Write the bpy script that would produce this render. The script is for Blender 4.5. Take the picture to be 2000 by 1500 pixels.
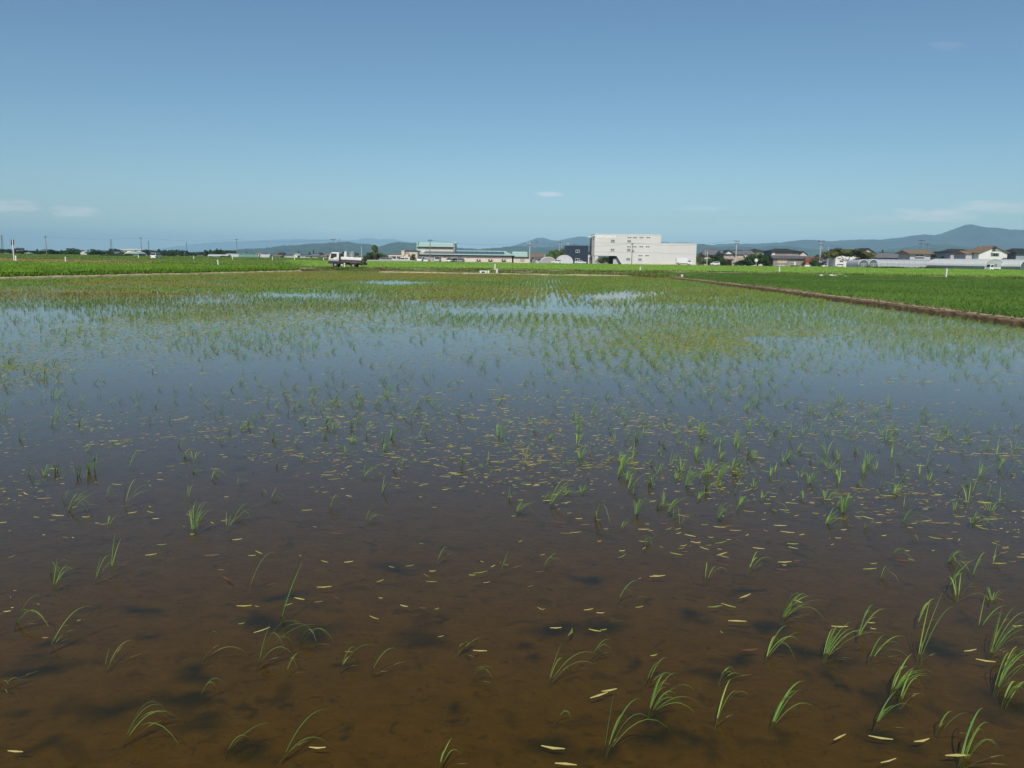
import bpy, math, random
import numpy as np
from mathutils import Matrix, Vector
for o in list(bpy.data.objects): bpy.data.objects.remove(o)
scene = bpy.context.scene
C = scene.collection
R = math.radians
random.seed(7); rng = np.random.default_rng(7)

# ------------------------------------------------------------------ camera
HAZE = 8e-5
CAM_H, FPX, PITCH, ROLL = 2.0, 1600.0, 8.79, 0.745
cam = bpy.data.cameras.new('camera'); cam.sensor_width = 36; cam.lens = 36*FPX/2000
cam.clip_start = .1; cam.clip_end = 60000
co = bpy.data.objects.new('camera', cam); C.objects.link(co)
MR = Matrix.Rotation(R(90-PITCH), 4, 'X') @ Matrix.Rotation(R(ROLL), 4, 'Z')
co.matrix_world = Matrix.Translation((0, 0, CAM_H)) @ MR
scene.camera = co
scene.render.resolution_x = 1024; scene.render.resolution_y = 768
M3 = MR.to_3x3(); MN = np.array(M3)
def ray(px, py): return M3 @ Vector(((px-1000)/FPX, -(py-750)/FPX, -1))
def G(px, py, z=0):
    r = ray(px, py); t = (z-CAM_H)/r.z; return Vector((r.x*t, r.y*t, z))
def D(px, py, Y):
    r = ray(px, py); t = Y/r.y; return Vector((r.x*t, Y, CAM_H+r.z*t))
def hor(px): return 489.5+.013*px
def toppx(P):
    P = np.asarray(P, float) - np.array([0, 0, CAM_H]); q = P @ MN
    w = np.maximum(-q[:, 2], .01)
    return 1000+FPX*q[:, 0]/w, 750-FPX*q[:, 1]/w

# ------------------------------------------------------------------ light, sky
SUN_EL, SUN_AZ = 47.0, 187.0     # azimuth clockwise from +Y
sd = Vector((math.sin(R(SUN_AZ))*math.cos(R(SUN_EL)), math.cos(R(SUN_AZ))*math.cos(R(SUN_EL)), math.sin(R(SUN_EL))))
sun = bpy.data.lights.new('sun', 'SUN'); sun.energy = 3.9; sun.angle = R(.53); sun.color = (1, .94, .84)
so = bpy.data.objects.new('sun', sun); C.objects.link(so)
so.rotation_euler = sd.to_track_quat('Z', 'Y').to_euler()
scene.view_settings.view_transform = 'Standard'; scene.view_settings.look = 'None'
scene.view_settings.gamma = 1; scene.view_settings.exposure = 0
W = bpy.data.worlds.new('World'); scene.world = W; W.use_nodes = True
nt = W.node_tree; N = nt.nodes; L = nt.links
bg = N['Background']; bg.inputs[1].default_value = .10
sky = N.new('ShaderNodeTexSky'); sky.sky_type = 'NISHITA'; sky.sun_disc = False
sky.sun_elevation = R(SUN_EL); sky.sun_rotation = R(SUN_AZ); sky.air_density = 1.0; sky.dust_density = .5; sky.ozone_density = 1.3; sky.altitude = 0
hs = N.new('ShaderNodeHueSaturation'); hs.inputs['Saturation'].default_value = 1.0
tn_ = N.new('ShaderNodeVectorMath'); tn_.operation = 'MULTIPLY'; tn_.inputs[1].default_value = (.81, 1.03, 1.14); L.new(sky.outputs[0], tn_.inputs[0]); L.new(tn_.outputs[0], hs.inputs['Color'])
# thin far clouds, by direction
tc = N.new('ShaderNodeTexCoord'); sx = N.new('ShaderNodeSeparateXYZ'); L.new(tc.outputs['Generated'], sx.inputs[0])
def mth(op, a, b=None, clamp=False):
    n = N.new('ShaderNodeMath'); n.operation = op; n.use_clamp = clamp
    for i, v in enumerate((a, b)):
        if v is None: continue
        if isinstance(v, (int, float)): n.inputs[i].default_value = v
        else: L.new(v, n.inputs[i])
    return n.outputs[0]
ym = mth('MAXIMUM', sx.outputs[1], .05)
uu = mth('DIVIDE', sx.outputs[0], ym); vv = mth('DIVIDE', sx.outputs[2], ym)
cmb = N.new('ShaderNodeCombineXYZ'); L.new(mth('MULTIPLY', uu, 28), cmb.inputs[0]); L.new(mth('MULTIPLY', vv, 150), cmb.inputs[1])
nz = N.new('ShaderNodeTexNoise'); nz.inputs['Scale'].default_value = 1; nz.inputs['Detail'].default_value = 5; nz.inputs['Roughness'].default_value = .6
L.new(cmb.outputs[0], nz.inputs['Vector'])
nn = mth('SUBTRACT', nz.outputs[0], .5)
tot = None
for (px, py, rx, ry, amp) in [(25, 404, 60, 15, .75), (145, 413, 55, 13, .75), (1073, 380, 32, 6, .8), (1825, 420, 110, 14, .75), (1945, 404, 95, 14, .6),
                              (1370, 408, 60, 6, .35), (1710, 428, 70, 8, .4), (1560, 436, 180, 5, .22), (650, 447, 60, 6, .25), (790, 455, 30, 5, .3), (1740, 455, 90, 4, .28), (1850, 88, 40, 9, .12)]:
    r = ray(px, py); u0, v0 = r.x/r.y, r.z/r.y
    a = mth('DIVIDE', mth('SUBTRACT', uu, u0), rx/FPX); b = mth('DIVIDE', mth('SUBTRACT', vv, v0), ry/FPX)
    e = mth('ADD', mth('MULTIPLY', a, a), mth('MULTIPLY', b, b))
    m = mth('SUBTRACT', mth('ADD', 1.0, mth('MULTIPLY', nn, 3.2)), e)
    m = mth('MULTIPLY', mth('MULTIPLY', m, .9, True), amp)
    tot = m if tot is None else mth('MAXIMUM', tot, m)
mx = N.new('ShaderNodeMix'); mx.data_type = 'RGBA'
L.new(mth('MULTIPLY', tot, .62), mx.inputs[0]); L.new(hs.outputs[0], mx.inputs[6]); mx.inputs[7].default_value = (11.5, 10.6, 11, 1)
gr = N.new('ShaderNodeValToRGB'); el = gr.color_ramp.elements   # paler low air, deeper blue overhead
SKYR = ((0, .80), (.02, .68), (.045, .56), (.1, .53), (.155, .51), (.235, .50), (.3, .51), (.65, .26))
for k_ in range(len(SKYR)-2): el.new(.5)
for e_, (p_, v_) in zip(el, SKYR): e_.position = p_; e_.color = (v_, v_, v_, 1)
L.new(sx.outputs[2], gr.inputs[0]); g15 = mth('MULTIPLY', gr.outputs[0], 1.6)
vs_ = N.new('ShaderNodeVectorMath'); vs_.operation = 'SCALE'; L.new(mx.outputs[2], vs_.inputs[0]); L.new(g15, vs_.inputs['Scale']); L.new(vs_.outputs[0], bg.inputs[0])

# ------------------------------------------------------------------ materials
def mat(name, col, rough=.7, var=.12, scale=1.5, metal=0, spec=.5, bump=0, streak=None, tint=False, transl=0, coat=0):
    m = bpy.data.materials.new(name); m.use_nodes = True
    n = m.node_tree.nodes; l = m.node_tree.links; b = n['Principled BSDF']
    b.inputs['Roughness'].default_value = rough; b.inputs['Metallic'].default_value = metal
    b.inputs['Specular IOR Level'].default_value = spec
    if coat: b.inputs['Coat Weight'].default_value = coat
    tcn = n.new('ShaderNodeTexCoord'); mp = n.new('ShaderNodeMapping'); l.new(tcn.outputs['Object'], mp.inputs[0])
    if streak: mp.inputs['Scale'].default_value = streak
    t = n.new('ShaderNodeTexNoise'); t.inputs['Scale'].default_value = scale; t.inputs['Detail'].default_value = 4; l.new(mp.outputs[0], t.inputs['Vector'])
    mr = n.new('ShaderNodeMapRange'); mr.inputs[1].default_value = .3; mr.inputs[2].default_value = .7; mr.inputs[3].default_value = 1-var; mr.inputs[4].default_value = 1+var
    l.new(t.outputs[0], mr.inputs[0])
    vm = n.new('ShaderNodeVectorMath'); vm.operation = 'SCALE'; l.new(mr.outputs[0], vm.inputs['Scale'])
    if tint:
        at = n.new('ShaderNodeAttribute'); at.attribute_name = 'tint'; l.new(at.outputs['Color'], vm.inputs[0])
    else: vm.inputs[0].default_value = col[:3]
    l.new(vm.outputs[0], b.inputs['Base Color'])
    if bump:
        bp = n.new('ShaderNodeBump'); bp.inputs['Strength'].default_value = bump; bp.inputs['Distance'].default_value = .05
        l.new(t.outputs[0], bp.inputs['Height']); l.new(bp.outputs[0], b.inputs['Normal'])
    if transl:
        tr = n.new('ShaderNodeBsdfTranslucent'); l.new(vm.outputs[0], tr.inputs[0]); ms = n.new('ShaderNodeMixShader'); ms.inputs[0].default_value = transl
        l.new(b.outputs[0], ms.inputs[1]); l.new(tr.outputs[0], ms.inputs[2]); l.new(ms.outputs[0], n['Material Output'].inputs[0])
    return m
MT = {}
def mk(k, *a, **kw): MT[k] = mat(k, *a, **kw)
mk('leaf', (0, 0, 0), .6, .1, .3, tint=True, transl=.3, spec=.3)
mk('float', (0, 0, 0), .65, .15, 8, tint=True, spec=.3)
mk('canopy', (.085, .145, .016), .8, .3, .8, spec=.2, bump=.6)
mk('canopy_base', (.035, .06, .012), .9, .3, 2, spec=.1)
mk('grassland', (.12, .20, .035), .9, .4, .02, spec=.1)
mk('soil', (.17, .12, .07), .95, .35, 3, spec=.1, bump=1)
mk('pale_soil', (.42, .35, .23), .95, .35, 2.2, spec=.1, bump=.6)
mk('fallow', (.33, .22, .12), .95, .45, .15, spec=.1, bump=.6, streak=(1, .3, 1))
mk('dirt_road', (.28, .23, .16), .95, .3, .7, spec=.1, bump=.5)
mk('asphalt', (.11, .11, .11), .9, .2, .4)
mk('gravel', (.26, .24, .2), .95, .25, .5)
mk('hill', (.035, .06, .03), .95, .8, .012, spec=.05)
mk('mountain', (.03, .05, .035), .95, .6, .003, spec=.05)
mk('trunk', (.12, .085, .05), .9, .25, 3)
mk('white_wall', (.78, .77, .74), .7, .05, .4)
mk('grey_clad', (.65, .645, .615), .55, .05, .25, streak=(1, 1, .25))
mk('grey_clad_shaded', (.30, .30, .29), .6, .06, .3)  # darker copy of grey_clad, shade of the end face put into its colour
mk('cream_wall', (.66, .58, .50), .8, .06, .5)
mk('cream_low', (.60, .52, .40), .8, .15, 1.5)
mk('beige_house', (.44, .37, .31), .8, .08, .7)
mk('grey_house', (.27, .25, .22), .8, .1, .7)
mk('light_grey_house', (.50, .51, .52), .8, .08, .7)
mk('blue_grey_wall', (.32, .36, .40), .8, .08, .7)
mk('dark_roof', (.035, .035, .04), .6, .2, 2, streak=(1, 4, 1))
mk('grey_roof', (.12, .12, .125), .6, .2, 2, streak=(4, 1, 1))
mk('slate_roof', (.16, .165, .185), .6, .15, 1.5)
mk('brown_roof', (.23, .16, .105), .7, .2, 2)
mk('red_roof', (.22, .08, .05), .7, .2, 2)
mk('teal_roof', (.42, .60, .53), .45, .06, .6, streak=(3, 1, 1))
mk('teal_dark', (.12, .28, .26), .5, .1, .6)
mk('solar', (.035, .06, .09), .2, .2, .8)
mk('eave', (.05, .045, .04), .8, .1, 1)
mk('navy_wall', (.018, .03, .055), .45, .08, .6, streak=(.3, 1, 4))
mk('glass', (.025, .03, .035), .08, .1, 1)
mk('pale_glass', (.22, .24, .25), .15, .15, 1)
mk('frame_white', (.72, .72, .7), .5, .03, 2)
mk('curtain', (.55, .42, .25), .8, .1, 2)
mk('wood', (.17, .09, .05), .8, .2, 3)
mk('brick', (.38, .13, .06), .85, .15, 6)
mk('concrete', (.42, .40, .35), .9, .15, 2)
mk('pole_conc', (.20, .20, .19), .8, .1, 1)
mk('pole_pale', (.6, .6, .57), .7, .06, 1)
mk('post_white', (.72, .73, .68), .6, .05, 5)
mk('steel_lattice', (.16, .17, .18), .6, .05, 1)
mk('car_white', (.80, .80, .80), .25, .03, 1, coat=.5)
mk('car_grey', (.22, .23, .27), .3, .03, 1, coat=.5)
mk('car_black', (.03, .03, .035), .25, .03, 1, coat=.5)
mk('car_silver', (.45, .46, .47), .3, .03, 1, metal=.4)
mk('tyre', (.02, .02, .02), .85, .1, 4)
mk('wheel_disc', (.30, .30, .29), .5, .2, 8)
mk('rim', (.6, .6, .58), .4, .1, 6, metal=.4)
mk('dark_metal', (.045, .04, .04), .6, .2, 3)
mk('maroon_metal', (.10, .06, .06), .6, .2, 3)
mk('stainless', (.62, .62, .61), .28, .08, 3, metal=.85)
mk('grey_metal', (.36, .36, .35), .5, .12, 3)
mk('sign_white', (.9, .9, .9), .6, .02, 4)
mk('lamp_glass', (.75, .75, .72), .2, .02, 4)
mk('film', (.44, .47, .50), .35, .08, .8, streak=(3, 1, 1))
mk('film_white', (.60, .61, .62), .4, .05, .8)
mk('film_dark', (.10, .14, .16), .6, .2, 1.5)
mk('green_sheet', (.10, .24, .20), .6, .1, 1)
mk('orange', (.6, .2, .07), .6, .1, 1)

# mud bed with dark algae growing on it
m = bpy.data.materials.new('mud'); m.use_nodes = True; MT['mud'] = m
n = m.node_tree.nodes; l = m.node_tree.links; b = n['Principled BSDF']; b.inputs['Roughness'].default_value = .9; b.inputs['Specular IOR Level'].default_value = .1
tcn = n.new('ShaderNodeTexCoord')
def noi(sc, det, vec, dist=0):
    t = n.new('ShaderNodeTexNoise'); t.inputs['Scale'].default_value = sc; t.inputs['Detail'].default_value = det; t.inputs['Distortion'].default_value = dist; l.new(vec, t.inputs['Vector']); return t.outputs[0]
def ramp(fac, stops):
    r = n.new('ShaderNodeValToRGB'); l.new(fac, r.inputs[0]); e = r.color_ramp.elements
    while len(e) < len(stops): e.new(.5)
    for i, (p, c) in enumerate(stops): e[i].position = p; e[i].color = (*c, 1) if len(c) == 3 else c
    return r.outputs[0]
def mixc(f, a, bb):
    x = n.new('ShaderNodeMix'); x.data_type = 'RGBA'; l.new(f, x.inputs[0])
    for i, v in ((6, a), (7, bb)):
        if isinstance(v, tuple): x.inputs[i].default_value = (*v, 1)
        else: l.new(v, x.inputs[i])
    return x.outputs[2]
ob = tcn.outputs['Object']
mp = n.new('ShaderNodeMapping'); l.new(ob, mp.inputs[0]); mp.inputs['Scale'].default_value = (1, 1.15, 1); mp.inputs['Rotation'].default_value = (0, 0, .5)
base = ramp(noi(9, 9, ob), [(.3, (.170, .108, .009)), (.5, (.200, .128, .012)), (.7, (.232, .150, .017))])
alg = ramp(noi(3.6, 6, mp.outputs[0], .5), [(.60, (0, 0, 0)), (.70, (.5, .5, .5))])
sm = ramp(noi(8.5, 5, mp.outputs[0], .8), [(.60, (0, 0, 0)), (.74, (.8, .8, .8))])
tiny = ramp(noi(30, 3, ob), [(.60, (0, 0, 0)), (.76, (.5, .5, .5))])
c1 = mixc(alg, base, (.026, .034, .010)); ata = n.new('ShaderNodeAttribute'); ata.attribute_name = 'tint'; c1 = mixc(ata.outputs['Fac'], c1, (.030, .036, .012)); c2 = mixc(sm, c1, (.045, .045, .016)); c3 = mixc(tiny, c2, (.04, .03, .015))
l.new(c3, b.inputs['Base Color']); bpm = n.new('ShaderNodeBump'); bpm.inputs['Strength'].default_value = .3; bpm.inputs['Distance'].default_value = .03; l.new(noi(16, 6, ob, .4), bpm.inputs['Height']); l.new(bpm.outputs[0], b.inputs['Normal'])
# clear shallow water: fresnel mirror over tinted transparency
m = bpy.data.materials.new('water'); m.use_nodes = True; MT['water'] = m
n = m.node_tree.nodes; l = m.node_tree.links; n.remove(n['Principled BSDF'])
tcn = n.new('ShaderNodeTexCoord'); ob = tcn.outputs['Object']
mp = n.new('ShaderNodeMapping'); l.new(ob, mp.inputs[0]); mp.inputs['Scale'].default_value = (1, 2.2, 1); mp.inputs['Rotation'].default_value = (0, 0, .25)
bp = n.new('ShaderNodeBump'); bp.inputs['Strength'].default_value = .05; bp.inputs['Distance'].default_value = .02
l.new(noi(14, 3, mp.outputs[0]), bp.inputs['Height'])
fr = n.new('ShaderNodeFresnel'); fr.inputs[0].default_value = 1.31; l.new(bp.outputs[0], fr.inputs['Normal'])
gl = n.new('ShaderNodeBsdfGlossy'); gl.inputs['Roughness'].default_value = .05; gl.inputs[0].default_value = (.93, .95, .96, 1); l.new(bp.outputs[0], gl.inputs['Normal'])
tr = n.new('ShaderNodeBsdfTransparent'); tr.inputs[0].default_value = (.72, .66, .50, 1)
df = n.new('ShaderNodeBsdfDiffuse'); df.inputs[0].default_value = (.055, .040, .008, 1)
m1 = n.new('ShaderNodeMixShader'); m1.inputs[0].default_value = .25; l.new(tr.outputs[0], m1.inputs[1]); l.new(df.outputs[0], m1.inputs[2])
m2 = n.new('ShaderNodeMixShader'); l.new(fr.outputs[0], m2.inputs[0]); l.new(m1.outputs[0], m2.inputs[1]); l.new(gl.outputs[0], m2.inputs[2])
l.new(m2.outputs[0], n['Material Output'].inputs[0])

# ------------------------------------------------------------------ mesh helpers
class MB:
    def __init__(s): s.v = []; s.f = []
    def add(s, vs, fs):
        k = len(s.v); s.v += [tuple(v) for v in vs]; s.f += [tuple(i+k for i in f) for f in fs]; return s
    def box(s, x0, x1, y0, y1, z0, z1):
        return s.add([(x0, y0, z0), (x1, y0, z0), (x1, y1, z0), (x0, y1, z0), (x0, y0, z1), (x1, y0, z1), (x1, y1, z1), (x0, y1, z1)],
                     [(0, 3, 2, 1), (4, 5, 6, 7), (0, 1, 5, 4), (1, 2, 6, 5), (2, 3, 7, 6), (3, 0, 4, 7)])
    def prism(s, poly, y0, y1, wf=None):       # poly (x,z), extruded along y
        k = len(poly); vs = []
        for y in (y0, y1):
            for (x, z) in poly:
                vs.append((x, y if wf is None else (y0+y1)/2+(y-(y0+y1)/2)*wf(z), z))
        return s.add(vs, [tuple(range(k)), tuple(range(2*k-1, k-1, -1))]+[(i, i+k, (i+1) % k+k, (i+1) % k) for i in range(k)])
    def prismx(s, poly, x0, x1):               # poly (y,z)
        k = len(poly)
        return s.add([(x0, y, z) for y, z in poly]+[(x1, y, z) for y, z in poly], [tuple(range(k)), tuple(range(2*k-1, k-1, -1))]+[(i, i+k, (i+1) % k+k, (i+1) % k) for i in range(k)])
    def tube(s, p0, p1, r0, r1=None, seg=8):
        r1 = r0 if r1 is None else r1; p0 = Vector(p0); p1 = Vector(p1); a = (p1-p0).normalized()
        u = a.orthogonal().normalized(); w = a.cross(u); vs = []
        for p, r in ((p0, r0), (p1, r1)):
            for i in range(seg):
                t = 2*math.pi*i/seg; vs.append(p+(u*math.cos(t)+w*math.sin(t))*r)
        return s.add(vs, [tuple(range(seg-1, -1, -1)), tuple(range(seg, 2*seg))]+[(i, (i+1) % seg, (i+1) % seg+seg, i+seg) for i in range(seg)])
    def build(s, name, m, parent=None, bevel=0, smooth=False):
        me = bpy.data.meshes.new(name); me.from_pydata(s.v, [], s.f); me.materials.append(MT[m] if isinstance(m, str) else m); me.update()
        if smooth: me.polygons.foreach_set('use_smooth', [True]*len(me.polygons))
        o = bpy.data.objects.new(name, me); C.objects.link(o)
        if parent is not None: o.parent = parent
        if bevel:
            b = o.modifiers.new('b', 'BEVEL'); b.width = bevel; b.segments = 2; b.limit_method = 'ANGLE'
        return o
def np_obj(name, verts, faces, m, tint=None, parent=None):
    me = bpy.data.meshes.new(name); nv, nf, k = len(verts), len(faces), faces.shape[1]
    me.vertices.add(nv); me.vertices.foreach_set('co', verts.astype(np.float32).ravel())
    me.loops.add(nf*k); me.loops.foreach_set('vertex_index', faces.astype(np.int32).ravel())
    me.polygons.add(nf); me.polygons.foreach_set('loop_start', np.arange(0, nf*k, k, dtype=np.int32))
    try: me.polygons.foreach_set('loop_total', np.full(nf, k, np.int32))
    except Exception: pass
    if tint is not None:
        a = me.color_attributes.new('tint', 'FLOAT_COLOR', 'POINT'); a.data.foreach_set('color', np.hstack([tint, np.ones((nv, 1))]).astype(np.float32).ravel())
    me.materials.append(MT[m]); me.update(calc_edges=True); me.validate()
    o = bpy.data.objects.new(name, me); C.objects.link(o)
    if parent is not None: o.parent = parent
    return o
def tag(o, label=None, cat=None, group=None, kind=None):
    for k, v in (('label', label), ('category', cat), ('group', group), ('kind', kind)):
        if v: o[k] = v
    return o
def thing(name, label, cat, loc=(0, 0, 0), rz=0, group=None):
    o = bpy.data.objects.new(name, None); C.objects.link(o); o.location = loc; o.rotation_euler = (0, 0, rz); return tag(o, label, cat, group)
def copy_tree(o, parent=None):
    c = o.copy(); C.objects.link(c); c.parent = parent
    for ch in list(o.children): copy_tree(ch, c)
    return c
def struct(o): return tag(o, kind='structure')

# blades: ribbons rooted at P, curving over in azimuth az
def ribbons(P, az, h, reach, width, nseg, col, droop=1.0, tw=None, drop=None):
    n = len(P); t = np.linspace(0, 1, nseg+1)[None, :]
    dr_ = droop[:, None] if isinstance(droop, np.ndarray) else droop
    hz = t*(1+dr_)-dr_*t**3
    hz = h[:, None]*hz/np.max(hz, 1, keepdims=True)
    if drop is not None: hz = hz-h[:, None]*drop[:, None]*t**3.5
    rr = reach[:, None]*t**(1.7 if drop is None else 1.22)
    cx, sy = np.cos(az)[:, None], np.sin(az)[:, None]
    cen = np.stack([P[:, 0:1]+rr*cx, P[:, 1:2]+rr*sy, P[:, 2:3]+hz], -1)
    w = width[:, None]*(np.minimum(1, .55+t*1.2)*(1-t**3*.92))*.5
    a2 = az+math.pi/2 if tw is None else tw
    wx, wy = np.cos(a2)[:, None], np.sin(a2)[:, None]
    off = np.stack([w*wx, w*wy, np.zeros_like(w)], -1)
    V = np.stack([cen-off, cen+off], 2).reshape(n, -1, 3)
    m = 2*(nseg+1); idx = np.arange(n)[:, None, None]*m
    q = np.array([[2*i, 2*i+1, 2*i+3, 2*i+2] for i in range(nseg)])[None]
    F = (idx+q).reshape(-1, 4)
    Cc = np.repeat(col[:, None, :], m, 1).reshape(-1, 3)
    return V.reshape(-1, 3), F, Cc
def join(parts):
    V, F, T, k = [], [], [], 0
    for v, f, t in parts: V.append(v); F.append(f+k); T.append(t); k += len(v)
    return np.vstack(V), np.vstack(F), np.vstack(T)
def tris(P, az, h, lean, width, col):          # thin upright leaf triangles with a bend (one quad)
    n = len(P); cx, sy = np.cos(az), np.sin(az); fx = rng.uniform(0, math.pi, n)
    wx, wy = np.cos(fx)*width/2, np.sin(fx)*width/2; z0 = np.zeros(n)
    a = P-np.stack([wx, wy, z0], -1); b = P+np.stack([wx, wy, z0], -1)
    mid = P+np.stack([cx*lean*.35, sy*lean*.35, h*.65], -1); c = mid+np.stack([wx, wy, z0], -1)*.8
    tip = P+np.stack([cx*lean, sy*lean, h], -1)
    V = np.stack([a, b, c, tip], 1).reshape(-1, 3)
    F = (np.arange(n)[:, None]*4+np.array([[0, 1, 2, 3]]))
    return V, F, np.repeat(col, 4, 0)
def vnoise(x, y, sc, seed=0):
    x = np.asarray(x)*sc+seed*17.3; y = np.asarray(y)*sc+seed*9.1
    xi, yi = np.floor(x).astype(int), np.floor(y).astype(int); fx, fy = x-xi, y-yi
    fx = fx*fx*(3-2*fx); fy = fy*fy*(3-2*fy)
    def h(a, b):
        s = np.sin(a*127.1+b*311.7+seed*74.7)*43758.5453; return s-np.floor(s)
    return (h(xi, yi)*(1-fx)+h(xi+1, yi)*fx)*(1-fy)+(h(xi, yi+1)*(1-fx)+h(xi+1, yi+1)*fx)*fy
def fbm(x, y, sc, seed=0, o=3): return sum(vnoise(x, y, sc*2**i, seed+i)*.5**i for i in range(o))/sum(.5**i for i in range(o))
def inpoly(x, y, poly):
    ins = np.zeros(len(x), bool); k = len(poly)
    for i in range(k):
        x0, y0 = poly[i]; x1, y1 = poly[(i+1) % k]
        c = ((y0 > y) != (y1 > y)) & (x < (x1-x0)*(y-y0)/(y1-y0+1e-12)+x0); ins ^= c
    return ins

# ------------------------------------------------------------------ ground, hills
BX = 30000
MB().add([(-BX, -250, -.35), (BX, -250, -.35), (BX, 29000, -.35), (-BX, 29000, -.35)], [(0, 1, 2, 3)]).build('ground', 'grassland')
struct(bpy.data.objects['ground'])
def sheet(name, pts, z, m, kind='structure'):
    ar = sum(a[0]*b[1]-b[0]*a[1] for a, b in zip(pts, list(pts[1:])+[pts[0]])); pts = list(pts) if ar > 0 else list(pts)[::-1]
    o = MB().add([(x, y, z) for x, y in pts], [tuple(range(len(pts)))]).build(name, m); return struct(o)
def ridge(name, label, pts, d, depth, m, nz_=.12, seed=1):
    pts = sorted(pts); xs = np.array([p[0] for p in pts], float); ys = np.array([p[1] for p in pts], float)
    n = 900; pxs = np.linspace(xs[0], xs[-1], n); pys = np.interp(pxs, xs, ys)
    pys += (fbm(pxs, pxs*0, .12, seed)-.5)*2.4+(fbm(pxs, pxs*0, .5, seed+7, 2)-.5)*(1.6 if m == 'hill' else .9)
    X = np.array([D(px, py, d).x for px, py in zip(pxs, pys)]); H = np.array([D(px, py, d).z for px, py in zip(pxs, pys)])
    ed = np.minimum(1, np.minimum(pxs-xs[0], xs[-1]-pxs)/25+.02); H = np.maximum(H, 5)
    m_ = 16; prof = np.concatenate([np.linspace(0, 1, m_), np.linspace(.85, 0, 5)]); yo = np.concatenate([np.linspace(-depth, 0, m_), np.linspace(depth*.2, depth, 5)])
    V = []
    for j in range(len(prof)):
        k = prof[j]; nn_ = (fbm(X, np.full(n, yo[j]), 16/depth, seed+5, 4)-.5)
        z = H*(k**1.25)*(1+nn_*(1-k)*2.6)*(ed if k < 1 else 1)-.4*(k == 0)-(k == 0)*H*0
        sc = (d+yo[j])/d
        V.append(np.stack([X, np.full(n, d+yo[j]), np.where(k == 0, -5, z)], -1))
    V = np.concatenate(V); r = np.arange(n-1); F = []
    for j in range(len(prof)-1): F.append(np.stack([r+j*n, r+1+j*n, r+1+(j+1)*n, r+(j+1)*n], -1))
    o = np_obj(name, V, np.concatenate(F), m); struct(o); o['label'] = label
    for p in o.data.polygons: p.use_smooth = True
ridge('mountains', 'palest far mountain range behind the left fields', [(250, 492), (300, 488), (350, 480), (420, 473), (470, 471), (500, 470), (560, 467), (640, 468), (690, 469), (715, 465), (740, 468), (760, 466), (785, 470), (830, 478), (870, 488), (900, 498)], 27000, 1800, 'mountain', seed=1)
ridge('hills', 'blue wooded hills behind the town at left and centre', [(455, 494), (500, 487), (530, 486), (555, 480), (580, 479), (610, 476), (640, 475), (670, 472), (682, 472), (700, 476), (720, 476), (735, 483), (745, 481), (765, 475), (775, 473), (800, 474), (830, 475), (860, 479), (880, 481), (905, 485), (930, 486), (960, 485), (990, 482), (1010, 481), (1050, 483), (1100, 482), (1120, 477), (1160, 478), (1220, 482), (1300, 484), (1350, 478), (1375, 477), (1400, 482), (1440, 481), (1480, 484), (1505, 480), (1540, 481), (1580, 486), (1640, 490)], 6800, 1800, 'hill', seed=2)
ridge('mountains', 'double peaked blue mountains behind the grey building', [(950, 497), (990, 483), (1010, 478), (1030, 472), (1045, 466), (1060, 464), (1075, 469), (1090, 470), (1110, 466), (1130, 462), (1150, 463), (1200, 468), (1300, 473), (1350, 474), (1385, 479), (1420, 488), (1450, 500)], 12500, 2500, 'mountain', seed=3)
ridge('mountains', 'tall blue mountain with rounded summit at far right', [(1340, 497), (1380, 481), (1400, 477), (1430, 476), (1480, 476), (1520, 474), (1560, 469), (1580, 468), (1620, 471), (1680, 468), (1720, 468), (1760, 464), (1790, 459), (1810, 458), (1830, 460), (1850, 454), (1870, 446), (1885, 440), (1895, 438), (1910, 441), (1925, 444), (1950, 445), (1970, 448), (2000, 449), (2080, 452), (2200, 470)], 9800, 2500, 'mountain', seed=4)
ridge('hills', 'low dark hills at the foot of the tall right mountain', [(1640, 492), (1720, 489), (1750, 487), (1780, 481), (1820, 478), (1850, 477), (1880, 481), (1920, 486), (1990, 490), (2080, 492)], 6600, 1300, 'hill', seed=5)

# ------------------------------------------------------------------ paddy outline
TL = G(590, 529.5, .1); TM = G(740, 530, .15); TR = G(1255, 538, .15); T0 = G(1310, 543, .1)
RB = [(T0.x, T0.y), (16.9, 60), (16.6, 27.5), (16.4, 8), (16.3, 1.5)]
A0 = G(0, 543.5, .1)
LBp = [(-38.5, 1.5), (-38.2, 30), (A0.x, A0.y), (TL.x, TL.y)]
paddy = LBp+[(TM.x, TM.y), (TR.x, TR.y)]+RB
sheet('paddy_mud', paddy, -.055, 'mud'); sheet('paddy_water', paddy, 0, 'water')
def bund(name, pts, w, h, m, top=None, wob=.05, segl=.6, seed=3):
    P = [Vector((x, y, 0)) for x, y in pts]; S = []
    for a, b in zip(P, P[1:]):
        k = max(1, int((b-a).length/segl))
        S += [a+(b-a)*i/k for i in range(k)]
    S.append(P[-1]); V = []; F = []
    for i, p in enumerate(S):
        d = (S[min(i+1, len(S)-1)]-S[max(i-1, 0)]).normalized(); nrm = Vector((-d.y, d.x, 0))
        for j, (o, z) in enumerate(((-w, -.3), (-w*.62, h*.75), (-w*.42, h), (w*.42, h), (w*.62, h*.75), (w, -.3))):
            e = random.uniform(-wob, wob)
            V.append(p+nrm*(o+e*1.3*(0 < j < 5))+Vector((0, 0, z+(e*.7 if z > 0 else 0))))
        if i:
            for j in range(5): F.append(((i-1)*6+j, (i-1)*6+j+1, i*6+j+1, i*6+j))
    o = MB().add(V, F).build(name, m); struct(o); return o
bund('near_bund', [(-60, -.6), (60, -.6)], 2.0, .35, 'soil')
bund('right_bund', [(T0.x+.3, T0.y), (17.3, 60), (17.0, 27.5), (16.8, 8), (16.7, 0)], .3, .15, 'soil', segl=.3, wob=.04)
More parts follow.
